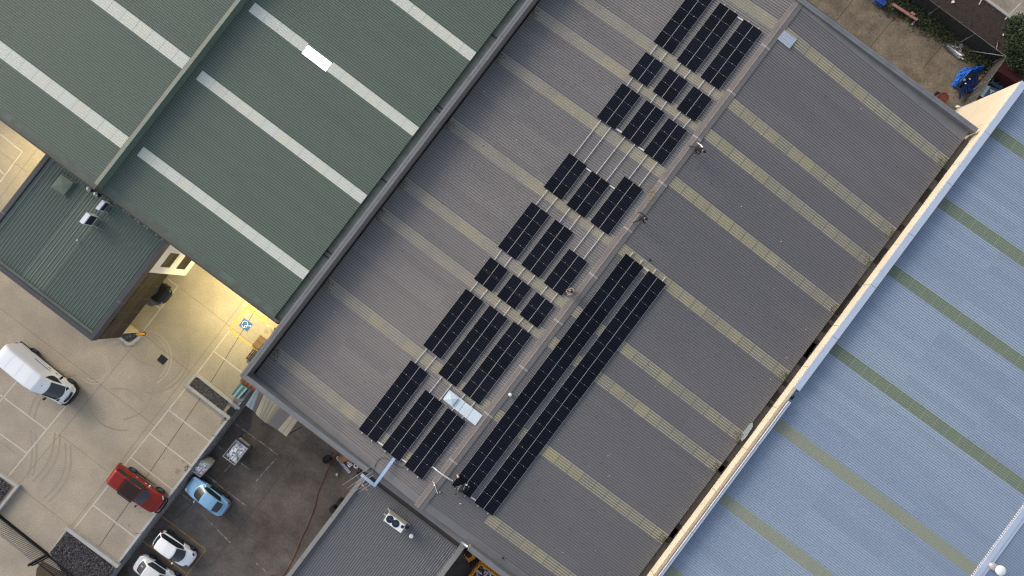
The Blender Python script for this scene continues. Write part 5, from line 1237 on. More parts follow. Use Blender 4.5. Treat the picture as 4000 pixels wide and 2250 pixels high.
MB().tube([(.0 + .13 * math.cos(R(a)), .13 * math.sin(R(a)), 1.05) for a in range(0, 375, 20)], .015, 6, caps=False).build('steering_wheel', m_black, t, local=True)
mb = MB()
for y in (-.25, .25): mb.box(.25, .35, y - .04, y + .04, .1, 1.9); mb.box(.35, 1.4, y - .05, y + .05, .1, .15)
mb.box(.26, .34, -.25, .25, 1.8, 1.88); mb.box(.33, .38, -.4, .4, .3, .4); mb.build('mast_and_forks', m_black, t, local=True)
for x, y in ((-.6, .36), (-.6, -.36), (.2, .38), (.2, -.38)): MB().tube([(x, y - .07, .2), (x, y + .07, .2)], .2, 16).build('wheel', m_rubber, t, local=True)

# ---------------------------------------------------------------- black picket fences at the driveway
def fence(label, pA, pB, n, h, light, base):
    A, B = Q(*pA, 0), Q(*pB, 0); t = thing('picket_fence', label, 'fence', A.lerp(B, .5)); d = (B - A).normalized()
    up = lambda z: Vector((0, 0, z))
    MB().beam(A + up(.12), B + up(.12), .09, .16).build('bottom_rail', m_black, t); MB().beam(A + up(h - .16), B + up(h - .16), .05, .06).build('top_rail', light, t)
    if base: MB().beam(A + up(.02) , B + up(.02), .26, .04).build('track', m_black, t)
    for i in range(n): p = A.lerp(B, (i + .5) / n); MB().beam(p + up(.16), p + up(h), .03, .03).build('picket', m_black, t)
fence('black picket sliding gate with pale top rail across the driveway', (-60, 1968), (186, 2164), 40, 1.85, m_steel, True)
fence('black picket fence panel beyond the braced post along the gravel bed', (192, 2169), (330, 2278), 22, 1.75, m_black, False)
A = Q(188, 2166); t = thing('gate_post', 'tall black double gate post with brace between the two picket fences', 'gate post', A)
mb = MB(); mb.beam(A, A + Vector((0, 0, 2.45)), .16, .16); mb.beam(A + V * .22, A + V * .22 + Vector((0, 0, 2.2)), .1, .1); mb.build('post', m_black, t)
mb = MB(); mb.beam(A + Vector((0, 0, 2.4)), A + V * .22 + Vector((0, 0, 2.15)), .1, .1); mb.beam(A - U * .2 + Vector((0, 0, 2.3)), A + U * .1 + Vector((0, 0, 2.3)), .12, .14); mb.build('guide_bracket', m_black, t)
# dead leaves against the rock wall
rr = random.Random(31); mb = MB()
for cx, cy, n, s, z in ((730, 1832, 26, .3, .01), (476, 2190, 60, .35, .01), (883, 1640, 60, .45, .01), (480, 2240, 420, .9, LOT + .05), (470, 2265, 300, .8, LOT + .05), (1070, 1290, 20, .3, .01), (676, 1914, 10, .15, .01)):
    c = Q(cx, cy, z)
    for _ in range(n):
        p = c + U * rr.gauss(0, s * .6) + V * rr.gauss(0, s * .3); r = rr.uniform(.03, .08); a = rr.uniform(0, 6.3); e1 = Vector((math.cos(a), math.sin(a), rr.uniform(-.3, .3))) * r; e2 = Vector((-math.sin(a), math.cos(a), rr.uniform(-.3, .3))) * r * .6; p.z = z + rr.uniform(.0, .06)
        if p.dot(V) < -13.75 and z < -.5: continue
        mb.add([p - e1, p - e2, p + e1, p + e2], [(0, 1, 2, 3)], rr.choice((0, 0, 1, 2)))
tag(mb.build('dead_leaves', [m_weed[2], m_bark, m_dwood]), kind='stuff')
# starter bars / bent cables poking over the rock wall
for i, pts in enumerate([[(729, 1820), (745, 1826), (756, 1822)], [(829, 1700), (846, 1705), (860, 1698)], [(526, 2083), (545, 2086), (565, 2072)], [(625, 1962), (655, 1965), (668, 1950)], [(935, 1568), (955, 1570), (965, 1560)]]):
    lab = ['bent rusty rod over the rock wall behind the smaller bin', 'bent rusty rod over the rock wall level with the larger bin', 'bent rusty rod over the rock wall above the white hatchback', 'bent pale rod over the rock wall at the nose of the red utility', 'bent rusty rod at the building end of the long gravel island'][i]
    tag(MB().tube([Q(x, y, .3) for x, y in pts], .022, 6).build('bent_rod', m_steel if i == 3 else m_bark), lab, 'rod', 'bent rods along the rock wall')

# ---------------------------------------------------------------- rear yard
k4 = lambda x, y: (3400 + x / 7.155, y / 7.155)
k5 = lambda x, y: (3640 + x / 3.722, 100 + y / 3.722)
k6 = lambda x, y: (3620 + x / 3.276, 230 + y / 3.276)
t = thing('steel_beam', 'long faded red steel beam resting on two bearers under the weeds', 'beam', Q(*k4(960, 330)))
MB().beam(Q(*k4(615, 110), .5), Q(*k4(1310, 560), .5), .24, .1).build('upper_flange', m_pink, t); MB().beam(Q(*k4(615, 110), .4), Q(*k4(1310, 560), .4), .06, .2).build('web', m_dred, t); MB().beam(Q(*k4(615, 110), .28), Q(*k4(1310, 560), .28), .22, .05).build('lower_flange', m_dred, t)
for i, q in enumerate(((645, 150, 590, 285), (1245, 560, 1150, 700))):
    tag(MB().beam(Q(*k4(q[0], q[1]), .12) + U * .5, Q(*k4(q[2], q[3]), .12), .16, .2).build('timber_bearer', m_kerb), ['timber bearer under the red beam end near the blue rack', 'timber bearer under the red beam end away from the blue rack'][i], 'bearer')
tag(MB().beam(Q(*k4(880, 205), .5), Q(*k4(1170, 395), .5), .1, .1).build('red_angle', m_dred), 'thin dark red steel angle lying behind the faded red beam', 'beam')
p = Q(*k4(1190, 385), .6); t = thing('pink_block', 'small faded pink steel block in the weeds behind the red beam', 'block', p); MB().beam(p - V * .22, p + V * .18, .2, .12).build('block', m_pink, t)
t = thing('blue_rack', 'bright blue steel rack cut by the top frame edge', 'rack', Q(*k4(280, 30)))
mb = MB()
for x0, y0, x1, y1 in ((140, -10, 370, 150), (190, -20, 430, 120), (250, -60, 440, 60)): mb.beam(Q(*k4(x0, y0), .6), Q(*k4(x1, y1), .6), .07, .07); mb.beam(Q(*k4(x0, y0), .1), Q(*k4(x1, y1), .1), .07, .07)
for f in range(7):
    a = Q(*k4(140, -10), .6).lerp(Q(*k4(370, 150), .6), f / 6); b = Q(*k4(250, -60), .6).lerp(Q(*k4(440, 60), .6), f / 6); mb.beam(a, b, .04, .04); mb.beam(a, Vector((a.x, a.y, 0)), .05, .05); mb.beam(b, Vector((b.x, b.y, 0)), .05, .05)
mb.build('rack_frame', mat('bright_blue_steel', (.03, .1, .5), .5), t)
for i, (x0, y0, x1, y1, w, z, m) in enumerate([(165, 280, 455, 490, .14, .1, m_steel), (230, 290, 435, 440, .14, .2, m_acw), (260, 272, 312, 312, .14, .1, m_steel), (340, 330, 465, 437, .12, .1, m_lcap), (215, 340, 400, 472, .18, .1, m_skip), (170, 282, 300, 372, .1, .25, m_skip)]):
    lab = ['grey pipe at the yard side of the pipe stack, longest of the stack', 'cream white pipe on top of the pipe stack', 'short grey pipe at the weedy end of the pipe stack', 'slim pale pipe on the fence side of the pipe stack', 'broad dull grey channel lying beside the cream pipe', 'thin dull pipe lying on top of the longest grey pipe'][i]
    tag(MB().tube([Q(*k5(x0, y0), z), Q(*k5(x1, y1), z)], w / 2, 10).build('pipe', m), lab, 'pipe', 'pipes stacked by the shade fence')
rr = random.Random(41)
mb = MB()
for _ in range(40):
    p = Q(*k5(rr.uniform(340, 450), rr.uniform(270, 360)), .05); mb.beam(p, p + Vector((rr.uniform(-.2, .2), rr.uniform(-.2, .2), rr.uniform(0, .12))), rr.uniform(.05, .16), .04, rr.choice((0, 1, 2)))
tag(mb.build('rubble', [m_kerb, m_steel, m_dwood]), kind='stuff')
# tarpaulin and blue bundle
pts = [k6(*q) for q in ((330, 335), (345, 285), (372, 255), (385, 215), (420, 165), (480, 110), (540, 112), (620, 95), (690, 90), (715, 108), (690, 160), (660, 185), (600, 180), (540, 195), (500, 200), (450, 240), (420, 300), (400, 350), (375, 375), (345, 355))]
P = [Q(*q, .2) for q in pts]; mb = MB(); rr = random.Random(8)
outer = P; n = len(P); c_line = [k6(*q) for q in ((375, 320), (400, 270), (430, 225), (480, 175), (540, 150), (620, 140), (680, 125))]
CL = [Q(*q, .2) for q in c_line]
def near(p): return min(CL, key=lambda q: (q - p).length)
P = [P[i].lerp(P[(i + 1) % len(P)], k / 4) for i in range(len(P)) for k in range(4)]; n = len(P)
rings = []; FS = [1, .93, .85, .76, .66, .56, .46, .36, .26, .16, .07]
for f in FS:
    ring = []
    for i, p in enumerate(P):
        c = near(p); q = c.lerp(p, f); fold = .11 * math.sin(i * .9 + f * 5) + .07 * math.sin(i * 2.3 - f * 11) + rr.uniform(-.035, .035)
        ring.append(Vector((q.x + rr.uniform(-.02, .02), q.y + rr.uniform(-.02, .02), max(.015, .04 + .6 * (1 - f) ** .6 + fold * min(1, 3 * (1.05 - f))))))
    rings.append(ring)
vs = [p for r in rings for p in r]; fs = [(k * n + i, k * n + (i + 1) % n, (k + 1) * n + (i + 1) % n, (k + 1) * n + i) for k in range(len(FS) - 1) for i in range(n)]
mb.add(vs, fs, 0, False); mb.add(rings[-1], [list(range(n))])
tag(mb.build('tarpaulin', m_tarp), 'crumpled bright blue tarpaulin heaped on the dirty rear yard', 'tarpaulin')
t = thing('blue_frame_stack', 'heap of dark blue steel frames half covered by the blue tarpaulin', 'steel frames', Q(*k6(540, 300)))
for i in range(16):
    f = i / 15; a = Q(*k6(415 + 205 * f, 370 - 165 * f), .32 + .1 * rr.random()); b = a - U * rr.uniform(.6, .95) * (1 - .2 * f) + V * rr.uniform(.35, .7); MB().beam(a + V * .1, b, .09, .08).build('blue_bar', m_rack, t)
for i in range(6):
    q = (420 + rr.uniform(0, 120), 340 - rr.uniform(0, 130)); MB().tube([Q(*k6(*q), .5), Q(*k6(q[0] + 18, q[1] + 14), .52)], .06, 8).build('white_cap', m_acw, t)
mb = MB(); mb.prism([Q(*k6(*q), 0) for q in ((415, 360), (500, 260), (620, 215), (640, 250), (560, 430), (520, 440))], .0, .25); mb.build('base_pile', m_rack, t)
p = Q(*k6(222, 493), .9); p.z = 0; t = thing('rusty_drum', 'rusty red steel drum standing behind the grey warehouse', 'drum', p)
MB().tube([p, p + Vector((0, 0, .29)), p + Vector((0, 0, .31)), p + Vector((0, 0, .33)), p + Vector((0, 0, .6)), p + Vector((0, 0, .62)), p + Vector((0, 0, .88))], .45, 24, rr=[.45, .45, .47, .45, .45, .47, .45]).build('drum_body', m_drum, t)
mb = MB(); mb.tube([p + Vector((math.cos(R(a)) * .44, math.sin(R(a)) * .44, .89)) for a in range(0, 375, 15)], .02, 6, caps=False); mb.tube([p + Vector((-.05, .3, .88)), p + Vector((-.05, .3, .91))], .05, 8); mb.build('drum_rim', m_drum, t)
P = [Q(*k6(*q), .3) for q in ((140, 412), (185, 440), (165, 540), (85, 495))]
tag(MB().prism(P, 0, .3).build('black_crate', m_black), 'black square crate against the rusty drum', 'crate')
p = Q(*k6(405, 620), .1); mb = MB(); P = [p + Vector((math.cos(R(a)) * rr.uniform(.18, .34), math.sin(R(a)) * rr.uniform(.14, .26), 0)) for a in range(0, 360, 40)]; mb.add(P + [p + Vector((0, 0, .22))], [(i, (i + 1) % 9, 9) for i in range(9)])
tag(mb.build('white_sack', m_wall), 'crumpled white sack on the ground below the cream wall', 'sack')
P = [Q(*k6(*q), .25) for q in ((652, 238), (690, 215), (712, 245), (668, 270))]; tag(MB().prism(P, 0, .25).build('cardboard_box', m_card), 'small open cardboard box beyond the blue tarpaulin', 'box')
for i, q in enumerate(((712, 215), (735, 205), (760, 170))): p = Q(*k6(*q), .1); tag(MB().box(p.x - .12, p.x + .12, p.y - .07, p.y + .07, 0, .12).build('rubble_block', m_kerb), ['pale block touching the small cardboard box', 'pale block second from the small cardboard box', 'pale block farthest from the small cardboard box'][i], 'block', 'pale blocks by the wire fence')
# shade-mesh fence along the yard and wire fence to the blue building
def mesh_fence(label, A, B, h, posts, m, sag=0):
    t = thing('wire_fence', label, 'fence', A.lerp(B, .5)); up = Vector((0, 0, 1))
    MB().beam(A + up * (h / 2 + .02), B + up * (h / 2 + .02), .02, h - .1).build('mesh_panel', m, t)
    MB().tube([A + up * h, B + up * h], .014, 6).build('top_wire', m_skip, t)
    for p in posts: MB().tube([p, p + up * (h + .05)], .035, 8).build('post', m_steel, t)
A, B = W(43.3, -6, 0), W(43.3, 21.3, 0)
mesh_fence('dark mesh fence with thin posts between the rear yard and the bark bed', A, B, 1.9, [W(43.3, b, 0) for b in (2.5, 6.3, 10.2, 14.1, 18.0, 21.3)], m_mesh)
mesh_fence('wire fence from the corner post to the cream wall beside the tarpaulin', W(43.2, 21.4, 0), W(38.3, 21.5, 0), 1.9, [W(40.8, 21.45, 0), W(38.5, 21.5, 0)], mat('wire_mesh', (.1, .1, .095), .8, alpha=.35))
tag(MB().tube([Q(*k5(540, 362), .15), W(43.3, 21.3, 1.9)], .035, 8).build('fence_brace', m_steel), 'long diagonal brace pole leaning to the fence corner post', 'pole')
tag(MB().tube([Q(*k6(520, 510), .1), Q(*k6(735, 415), .9)], .03, 8).build('loose_pole', m_steel), 'loose grey pole leaning on the wire fence by the cream wall', 'pole')
tag(MB().tube([Q(*k6(600, 390), .2), Q(*k6(640, 360), .6), Q(*k6(760, 245), 1.5)], .025, 8).build('bent_pole', m_steel), 'bent grey pole along the wire fence beside the blue frames', 'pole')
tag(MB().tube([Q(*k5(962, 210), .1), Q(*k5(937, 370), .05)], .02, 6).build('garden_stake', m_steel), 'thin pale stake lying on the bark bed', 'stake')
for i, q in enumerate((k5(1050, 135), (3722, 8), (3922, 136))): p = Q(*q, .05); tag(MB().box(p.x - .09, p.x + .09, p.y - .1, p.y + .1, .02, .14).build('litter_bag', m_wall), ['small white litter on the bark bed near the hedge', 'small white litter on the bark bed at the top frame edge', 'small white litter by the car park kerb'][i], 'litter', 'litter on the bark bed')
# red trailer, blue stand and sign behind the blue building's corner
P = [Q(*k5(*q), 1.9) for q in ((1065, 515), (945, 652), (1230, 830), (1400, 700))]; c = sum(P, Vector()) / 4; t = thing('red_container', 'dark red container roof beyond the wire fence by the hedge', 'container', Vector((c.x, c.y, 0)))
mb = MB(); mb.hexa([Vector((p.x, p.y, 0)) for p in P] + P); mb.build('container_shell', m_dred, t); mb = MB()
for i in range(7): f = (i + .5) / 7; mb.beam(P[0].lerp(P[1], f) + Vector((0, 0, .02)), P[3].lerp(P[2], f) + Vector((0, 0, .02)), .08, .03)
mb.build('roof_rib', m_dred, t)
t = thing('blue_stand', 'blue grey steel stand between the red container and the sign', 'stand', Q(3900, 330))
mb = MB()
for q in ((875, 205, 1085, 335), (900, 190, 1100, 315), (820, 300, 940, 385), (840, 290, 970, 375)): mb.beam(Q(*k6(q[0], q[1]), .9), Q(*k6(q[2], q[3]), .9), .1, .1)
for q in ((880, 210, 830, 300), (1000, 280, 940, 370), (900, 310, 980, 290)): mb.beam(Q(*k6(q[0], q[1]), .92), Q(*k6(q[2], q[3]), .92), .05, .05)
for q in ((875, 205), (820, 300), (1085, 335), (940, 385)): p = Q(*k6(*q), .9); mb.beam(Vector((p.x, p.y, 0)), p, .07, .07)
mb.build('stand_frame', m_rackg, t)
P = [Q(*k6(*q), .8) for q in ((770, 338), (683, 470), (760, 530), (1010, 420))]; c = sum(P, Vector()) / 4; t = thing('signboard', 'blue and white signboard with letter T lying beside the cream wall', 'sign', Vector((c.x, c.y, .7)))
MB().prism(P, .68, .8).build('board', mat('sign_blue', (.05, .09, .17), .4), t); w = [P[0], P[1], P[1].lerp(P[2], .42), P[0].lerp(P[3], .2)]
MB().prism(w, .8, .806).build('white_edge', mat('sign_pale', (.33, .42, .42), .4), t)
def sg(x, y): return Q(3560 + x / 3.302, 300 + y / 3.302, .81)
mb = MB(); mb.beam(sg(1018, 168), sg(1068, 188), .10, .012); mb.beam(sg(1046, 178), sg(1020, 212), .11, .012); mb.build('letter', m_signw, t)
p = Q(*k6(690, 500), .4); tag(MB().beam(p - V * .3, p + V * .3, .25, .3).build('red_case', mat('red_plastic', (.2, .03, .02), .6)), 'red case under the near end of the signboard', 'case')
# vegetation
def leaves(mb, c, n, sx, sy, sz, r0, r1, rr, mats, flat=.6):
    for _ in range(n):
        p = c + Vector((rr.gauss(0, sx), rr.gauss(0, sy), abs(rr.gauss(0, sz)))); r = rr.uniform(r0, r1); a = rr.uniform(0, 6.3); e1 = Vector((math.cos(a), math.sin(a), rr.uniform(-flat, flat))) * r; e2 = Vector((-math.sin(a), math.cos(a), rr.uniform(-flat, flat))) * r * .55
        mb.add([p - e1, p - e2 * .9, p + e1, p + e2], [(0, 1, 2, 3)], rr.choices(range(len(mats)), (5, 4, 2))[0])
rr = random.Random(77)
def weedy(name, label, c, n, sx, sy, sz):
    t = thing(name, label, 'weeds', Vector((c.x, c.y, 0)), 'weed clumps along the shade fence'); mb = MB(); leaves(mb, Vector((c.x, c.y, .03)), n, sx, sy, sz, .04, .12, rr, m_weed); mb.build('foliage', m_weed, t); mb = MB()
    for _ in range(14): p = Vector((c.x + rr.gauss(0, sx * .7), c.y + rr.gauss(0, sy * .7), 0)); mb.tube([p, p + Vector((rr.uniform(-.1, .1), rr.uniform(-.1, .1), rr.uniform(.2, .6)))], .008, 4)
    mb.build('stems', m_weed[2], t)
for q, n, s, lab in ((k4(560, 30), 1100, .75, 'weed clump between the blue rack and the red beam'), (k4(860, 150), 1000, .6, 'weed clump growing over the middle of the red beam'), (k4(1150, 330), 650, .5, 'weed clump behind the red beam by the pink block'), (k4(1500, 560), 1000, .6, 'weed clump at the free end of the red beam'), (k4(1850, 790), 900, .6, 'weed clump in the bay between the red beam and the pipes'), (k4(2150, 1000), 700, .55, 'weed clump at the upper end of the pipe stack'),
                     (k5(570, 430), 420, .45, 'weed clump past the lower end of the pipe stack'), (k5(760, 520), 450, .45, 'weed clump above the blue tarpaulin'), (k5(850, 590), 300, .4, 'weed clump at the foot of the corner post'), (k6(560, 560), 200, .35, 'weed clump at the foot of the cream wall')):
    weedy('weed_clump', lab, Q(*q, .1), n, s, s * .75, .22)
mb = MB(); rr = random.Random(5)
for _ in range(2200):
    a, b = rr.uniform(43.5, 47.5), rr.uniform(0, 24); p = W(a, b, .05); d = abs(rr.gauss(0, 1))
    if rr.random() < .5 and b > 16: continue
    leaves(mb, p, 1, .05, .05, .05, .03, .08, rr, m_weed)
tag(mb.build('ground_cover', [m_weed[0], m_mulch, m_weed[2]]), kind='stuff')
def tree(name, label, base, blobs, trunk_h, seed, n):
    rr = random.Random(seed); t = thing(name, label, 'tree', base); mb = MB()
    mb.tube([base, base + Vector((.05, .02, trunk_h * .5)), base + Vector((0, .1, trunk_h))], .12, 10, rr=[.17, .13, .08])
    for c, r in blobs: mb.tube([base + Vector((0, .05, trunk_h * .6)), base.lerp(c, .6) + Vector((0, 0, .5)), c], .03, 6, rr=[.06, .04, .015])
    mb.build('trunk', m_bark, t); mb = MB()
    for c, r in blobs:
        for _ in range(int(n * r * r)):
            d = Vector((rr.gauss(0, 1), rr.gauss(0, 1), rr.gauss(0, 1))).normalized() * r * rr.uniform(.45, 1.08) ** .6 * rr.choice((1, 1, .9, 1.12)); p = c + Vector((d.x, d.y, d.z * .9)); s = rr.uniform(.05, .12)
            a = rr.uniform(0, 6.3); tl = rr.uniform(-.7, .7); e1 = Vector((math.cos(a), math.sin(a), tl)) * s; e2 = Vector((-math.sin(a), math.cos(a), rr.uniform(-.6, .6))) * s * .5
            mb.add([p - e1, p - e2, p + e1, p + e2], [(0, 1, 2, 3)], rr.choices((0, 1, 2), (4, 4, 2))[0])
    mb.build('crown', m_leaf, t)
B0 = Q(3992, 190, 0)
bl = []; rr = random.Random(12)
for x, y, z, r in ((3978, 120, 2.6, 1.0), (3990, 170, 3.2, 1.15), (3972, 195, 2.2, .9), (3985, 230, 2.6, 1.0), (4012, 120, 3.0, 1.3), (4015, 200, 3.2, 1.3), (3998, 90, 2.4, .9), (4010, 255, 2.2, 1.0), (3976, 155, 1.5, .8), (3968, 225, 1.3, .7), (4030, 160, 3.4, 1.4)): bl.append((Q(x, y, z), r))
for _ in range(26):
    c_, r_ = rr.choice(bl[:11]); d_ = Vector((rr.gauss(0, 1), rr.gauss(0, 1), rr.gauss(0, .6))).normalized(); bl.append((c_ + d_ * r_ * 1.02, rr.uniform(.18, .36)))
tree('evergreen_tree', 'dense dark evergreen tree at the frame edge beside the car park', B0, bl, 2.2, 3, 1250)

# ---------------------------------------------------------------- people
def person(label, loc, yaw, J, cols, hair=None, cap=False, held=None):
    """J: joint name -> local position (x forward, y left, z up). One continuous skinned body, coloured by region."""
    M_ = Matrix.Rotation(yaw, 4, 'Z'); M_.translation = loc; t = thing('person', label, 'person', (0, 0, 0), M=M_)
    J = {k: Vector(v) for k, v in J.items()}; J['chest'] = J['pelvis'].lerp(J['neck'], .68); J['waist'] = J['pelvis'].lerp(J['neck'], .3)
    ax = (J['head'] - J['neck']).normalized()
    v = []; e = []; r = []; reg = []
    def add(p, rad, par, rg): v.append(Vector(p)); r.append(rad); reg.append(rg); i = len(v) - 1; (e.append((par, i)) if par is not None else None); return i
    pe = add(J['pelvis'], .135, None, 'leg'); wa = add(J['waist'], .13, pe, 'top'); ch = add(J['chest'], .15, wa, 'top'); nk = add(J['neck'], .062, ch, 'top'); h1 = add(J['neck'].lerp(J['head'], .55), .082, nk, 'skin'); h2 = add(J['head'], .096, h1, 'skin'); h3 = add(J['head'] + ax * .07, .07, h2, 'skin')
    fw = Vector(J.get('face', (1, 0, 0))).normalized(); add(J['head'] + fw * .10 - ax * .03, .018, h2, 'skin')
    sd = fw.cross(ax).normalized()
    for s in (1, -1): add(J['head'] + sd * s * .098 - ax * .02, .018, h2, 'skin')
    for s in ('l', 'r'):
        hp = add(J['hip_' + s], .10, pe, 'leg'); m_ = add(J['hip_' + s].lerp(J['knee_' + s], .5), .082, hp, 'leg'); kn = add(J['knee_' + s], .06, m_, 'leg'); c_ = add(J['knee_' + s].lerp(J['ankle_' + s], .35), .056, kn, 'leg'); an_ = add(J['ankle_' + s], .042, c_, 'leg'); ft = add(J['toe_' + s].lerp(J['ankle_' + s], .35), .042, an_, 'boot'); add(J['toe_' + s], .034, ft, 'boot')
        sh = add(J['sho_' + s], .066, ch, 'top'); el = add(J['elb_' + s], .045, sh, 'sleeve_' + s); wr_ = add(J['wri_' + s], .03, el, 'fore_' + s); d = (J['wri_' + s] - J['elb_' + s]).normalized(); pm = add(J['wri_' + s] + d * .06, .03, wr_, 'skin')
        y = d.cross(Vector((0, 0, 1))); y = y.normalized() if y.length > .1 else Vector((0, 1, 0)); z = y.cross(d)
        for k, (o, l) in enumerate(((-.033, .072), (-.011, .082), (.011, .078), (.033, .06))):
            f1 = add(J['wri_' + s] + d * (.085 + l * .5) + y * o - z * .008, .0095, pm, 'skin'); add(J['wri_' + s] + d * (.085 + l * .9) + y * o - z * .035, .008, f1, 'skin')
        th = add(J['wri_' + s] + d * .05 + y * .05 - z * .01, .011, pm, 'skin'); add(J['wri_' + s] + d * .10 + y * .062 - z * .03, .009, th, 'skin')
    me = bpy.data.meshes.new('person_skeleton'); me.from_pydata(v, e, []); o = bpy.data.objects.new('person_skeleton', me); C.objects.link(o)
    md = o.modifiers.new('skin', 'SKIN'); md.use_smooth_shade = True
    for i, sv in enumerate(me.skin_vertices[0].data): sv.radius = (r[i], r[i]); sv.use_root = (i == 0)
    o.modifiers.new('sub', 'SUBSURF').levels = 2
    dg = bpy.context.evaluated_depsgraph_get(); bm_ = bpy.data.meshes.new_from_object(o.evaluated_get(dg)); bpy.data.objects.remove(o); bpy.data.meshes.remove(me)
    keys = ['top', 'leg', 'skin', 'boot', 'sleeve_l', 'sleeve_r', 'fore_l', 'fore_r']; bm_.materials.clear()
    for k in keys: bm_.materials.append(cols.get(k, cols.get(k[:6] if k.startswith('sleeve') else k[:4], cols['skin'] if k.startswith('fore') else cols['top'])))
    segs = [(v[a], v[b], reg[b]) for a, b in e]
    for f in bm_.polygons:
        c = f.center; best = None
        for a, b, g_ in segs:
            ab_ = b - a; tt = max(0, min(1, (c - a).dot(ab_) / max(ab_.length_squared, 1e-9))); dd = (a + ab_ * tt - c).length
            if best is None or dd < best[0]: best = (dd, g_)
        f.material_index = keys.index(best[1]); f.use_smooth = True
    bo = bpy.data.objects.new('body', bm_); C.objects.link(bo); bo.parent = t
    mb = MB(); mb.dome((0, 0, 0), .12, .112, .118, 16, 10, 0, True); q = ax.to_track_quat('Z', 'X').to_matrix().to_4x4(); mb.v = [q @ p + J['head'] + ax * .022 - fw * .034 for p in mb.v]
    if cap:
        k = len(mb.v); b0 = J['head'] + ax * .03; mb.add([b0 + fw * .08 + sd * .07, b0 + fw * .19 + sd * .05, b0 + fw * .19 - sd * .05, b0 + fw * .08 - sd * .07, b0 + fw * .08 + sd * .07 + ax * .015, b0 + fw * .19 + sd * .05 + ax * .012, b0 + fw * .19 - sd * .05 + ax * .012, b0 + fw * .08 - sd * .07 + ax * .015], [(3, 2, 1, 0), (4, 5, 6, 7), (0, 1, 5, 4), (1, 2, 6, 5), (2, 3, 7, 6)])
    mb.build('cap' if cap else 'hair', m_bshirt if cap else m_hair, t, local=True)
    return t
def rp(px, py, lift=.05): return roofpt(px, py, lift)
def yaw_px(dx, dy): return math.atan2(-dy, dx)
bend = dict(pelvis=(.02, 0, .90), neck=(.50, -.02, 1.18), head=(.66, -.04, 1.24), face=(.75, 0, -.65), hip_l=(.02, .10, .86), hip_r=(.02, -.10, .86))
# worker 1: black shirt and cap, leaning forward, one white arm held back
person('person in black shirt and cap bending forward beside the ridge, white cloth over one arm', rp(2705, 588), yaw_px(48, 26), dict(bend,
    knee_l=(-.10, .13, .50), ankle_l=(-.42, .14, .16), toe_l=(-.26, .17, .06), knee_r=(.30, -.18, .50), ankle_r=(.14, -.22, .08), toe_r=(.38, -.24, .05),
    sho_l=(.46, .19, 1.14), elb_l=(.20, .36, .98), wri_l=(-.02, .42, .86), sho_r=(.44, -.21, 1.12), elb_r=(.38, -.38, .86), wri_r=(.46, -.36, .62)),
    dict(top=m_bshirt, leg=m_dtrous, skin=m_skin, boot=m_boot, sleeve_l=m_wsleeve, fore_l=m_wsleeve, sleeve_r=m_bshirt), cap=True)
# worker 2: dark jumper, walking along the ridge
person('person in dark jumper stepping along the ridge with one arm swung out', rp(2494, 858), yaw_px(30, 8), dict(pelvis=(-.02, -.02, .92), neck=(.20, 0, 1.38), head=(.33, -.05, 1.52), face=(.8, -.3, -.5), hip_l=(-.02, .09, .88), hip_r=(-.02, -.11, .88),
    knee_l=(.16, .12, .50), ankle_l=(.05, .13, .10), toe_l=(.28, .14, .05), knee_r=(-.12, -.22, .50), ankle_r=(-.38, -.34, .16), toe_r=(-.22, -.38, .06),
    sho_l=(.14, .20, 1.33), elb_l=(-.12, .38, 1.12), wri_l=(-.34, .30, .98), sho_r=(.18, -.20, 1.31), elb_r=(.30, -.34, 1.08), wri_r=(.46, -.26, .96)),
    dict(top=m_bshirt, leg=m_dtrous, skin=m_skin, boot=m_boot, fore=m_bshirt))
# worker 3: crouching, reaching for a white drill
person('person in mauve grey shirt crouching by the ridge, holding a white power drill', rp(2236, 1143), yaw_px(-30, -14), dict(pelvis=(-.22, 0, .30), neck=(.06, 0, .72), head=(.17, 0, .86), face=(.75, 0, -.65), hip_l=(-.2, .11, .30), hip_r=(-.2, -.11, .30),
    knee_l=(.22, .24, .46), ankle_l=(-.02, .24, .08), toe_l=(.2, .27, .05), knee_r=(.20, -.25, .44), ankle_r=(-.04, -.24, .08), toe_r=(.18, -.27, .05),
    sho_l=(.02, .20, .66), elb_l=(.22, .30, .46), wri_l=(.42, .16, .32), sho_r=(.02, -.20, .66), elb_r=(.24, -.26, .46), wri_r=(.44, -.04, .32)),
    dict(top=m_pshirt, leg=m_khaki, skin=m_skin, boot=m_dtrous))
p = rp(2226.5, 1136); M_ = Matrix.Rotation(R(150), 4, 'Z'); M_.translation = p; t = thing('power_drill', 'white power drill held by the crouching person near the ridge', 'power drill', (0, 0, 0), M=M_)
MB().tube([(-.1, 0, .28), (.08, 0, .28), (.14, 0, .28)], .045, 10, rr=[.05, .05, .03]).build('motor', m_acw, t, local=True); MB().beam((-.05, 0, .26), (-.07, 0, .08), .05, .05).build('grip', m_black, t, local=True); MB().tube([(.14, 0, .28), (.24, 0, .28)], .012, 6).build('drill_bit', m_steel, t, local=True)
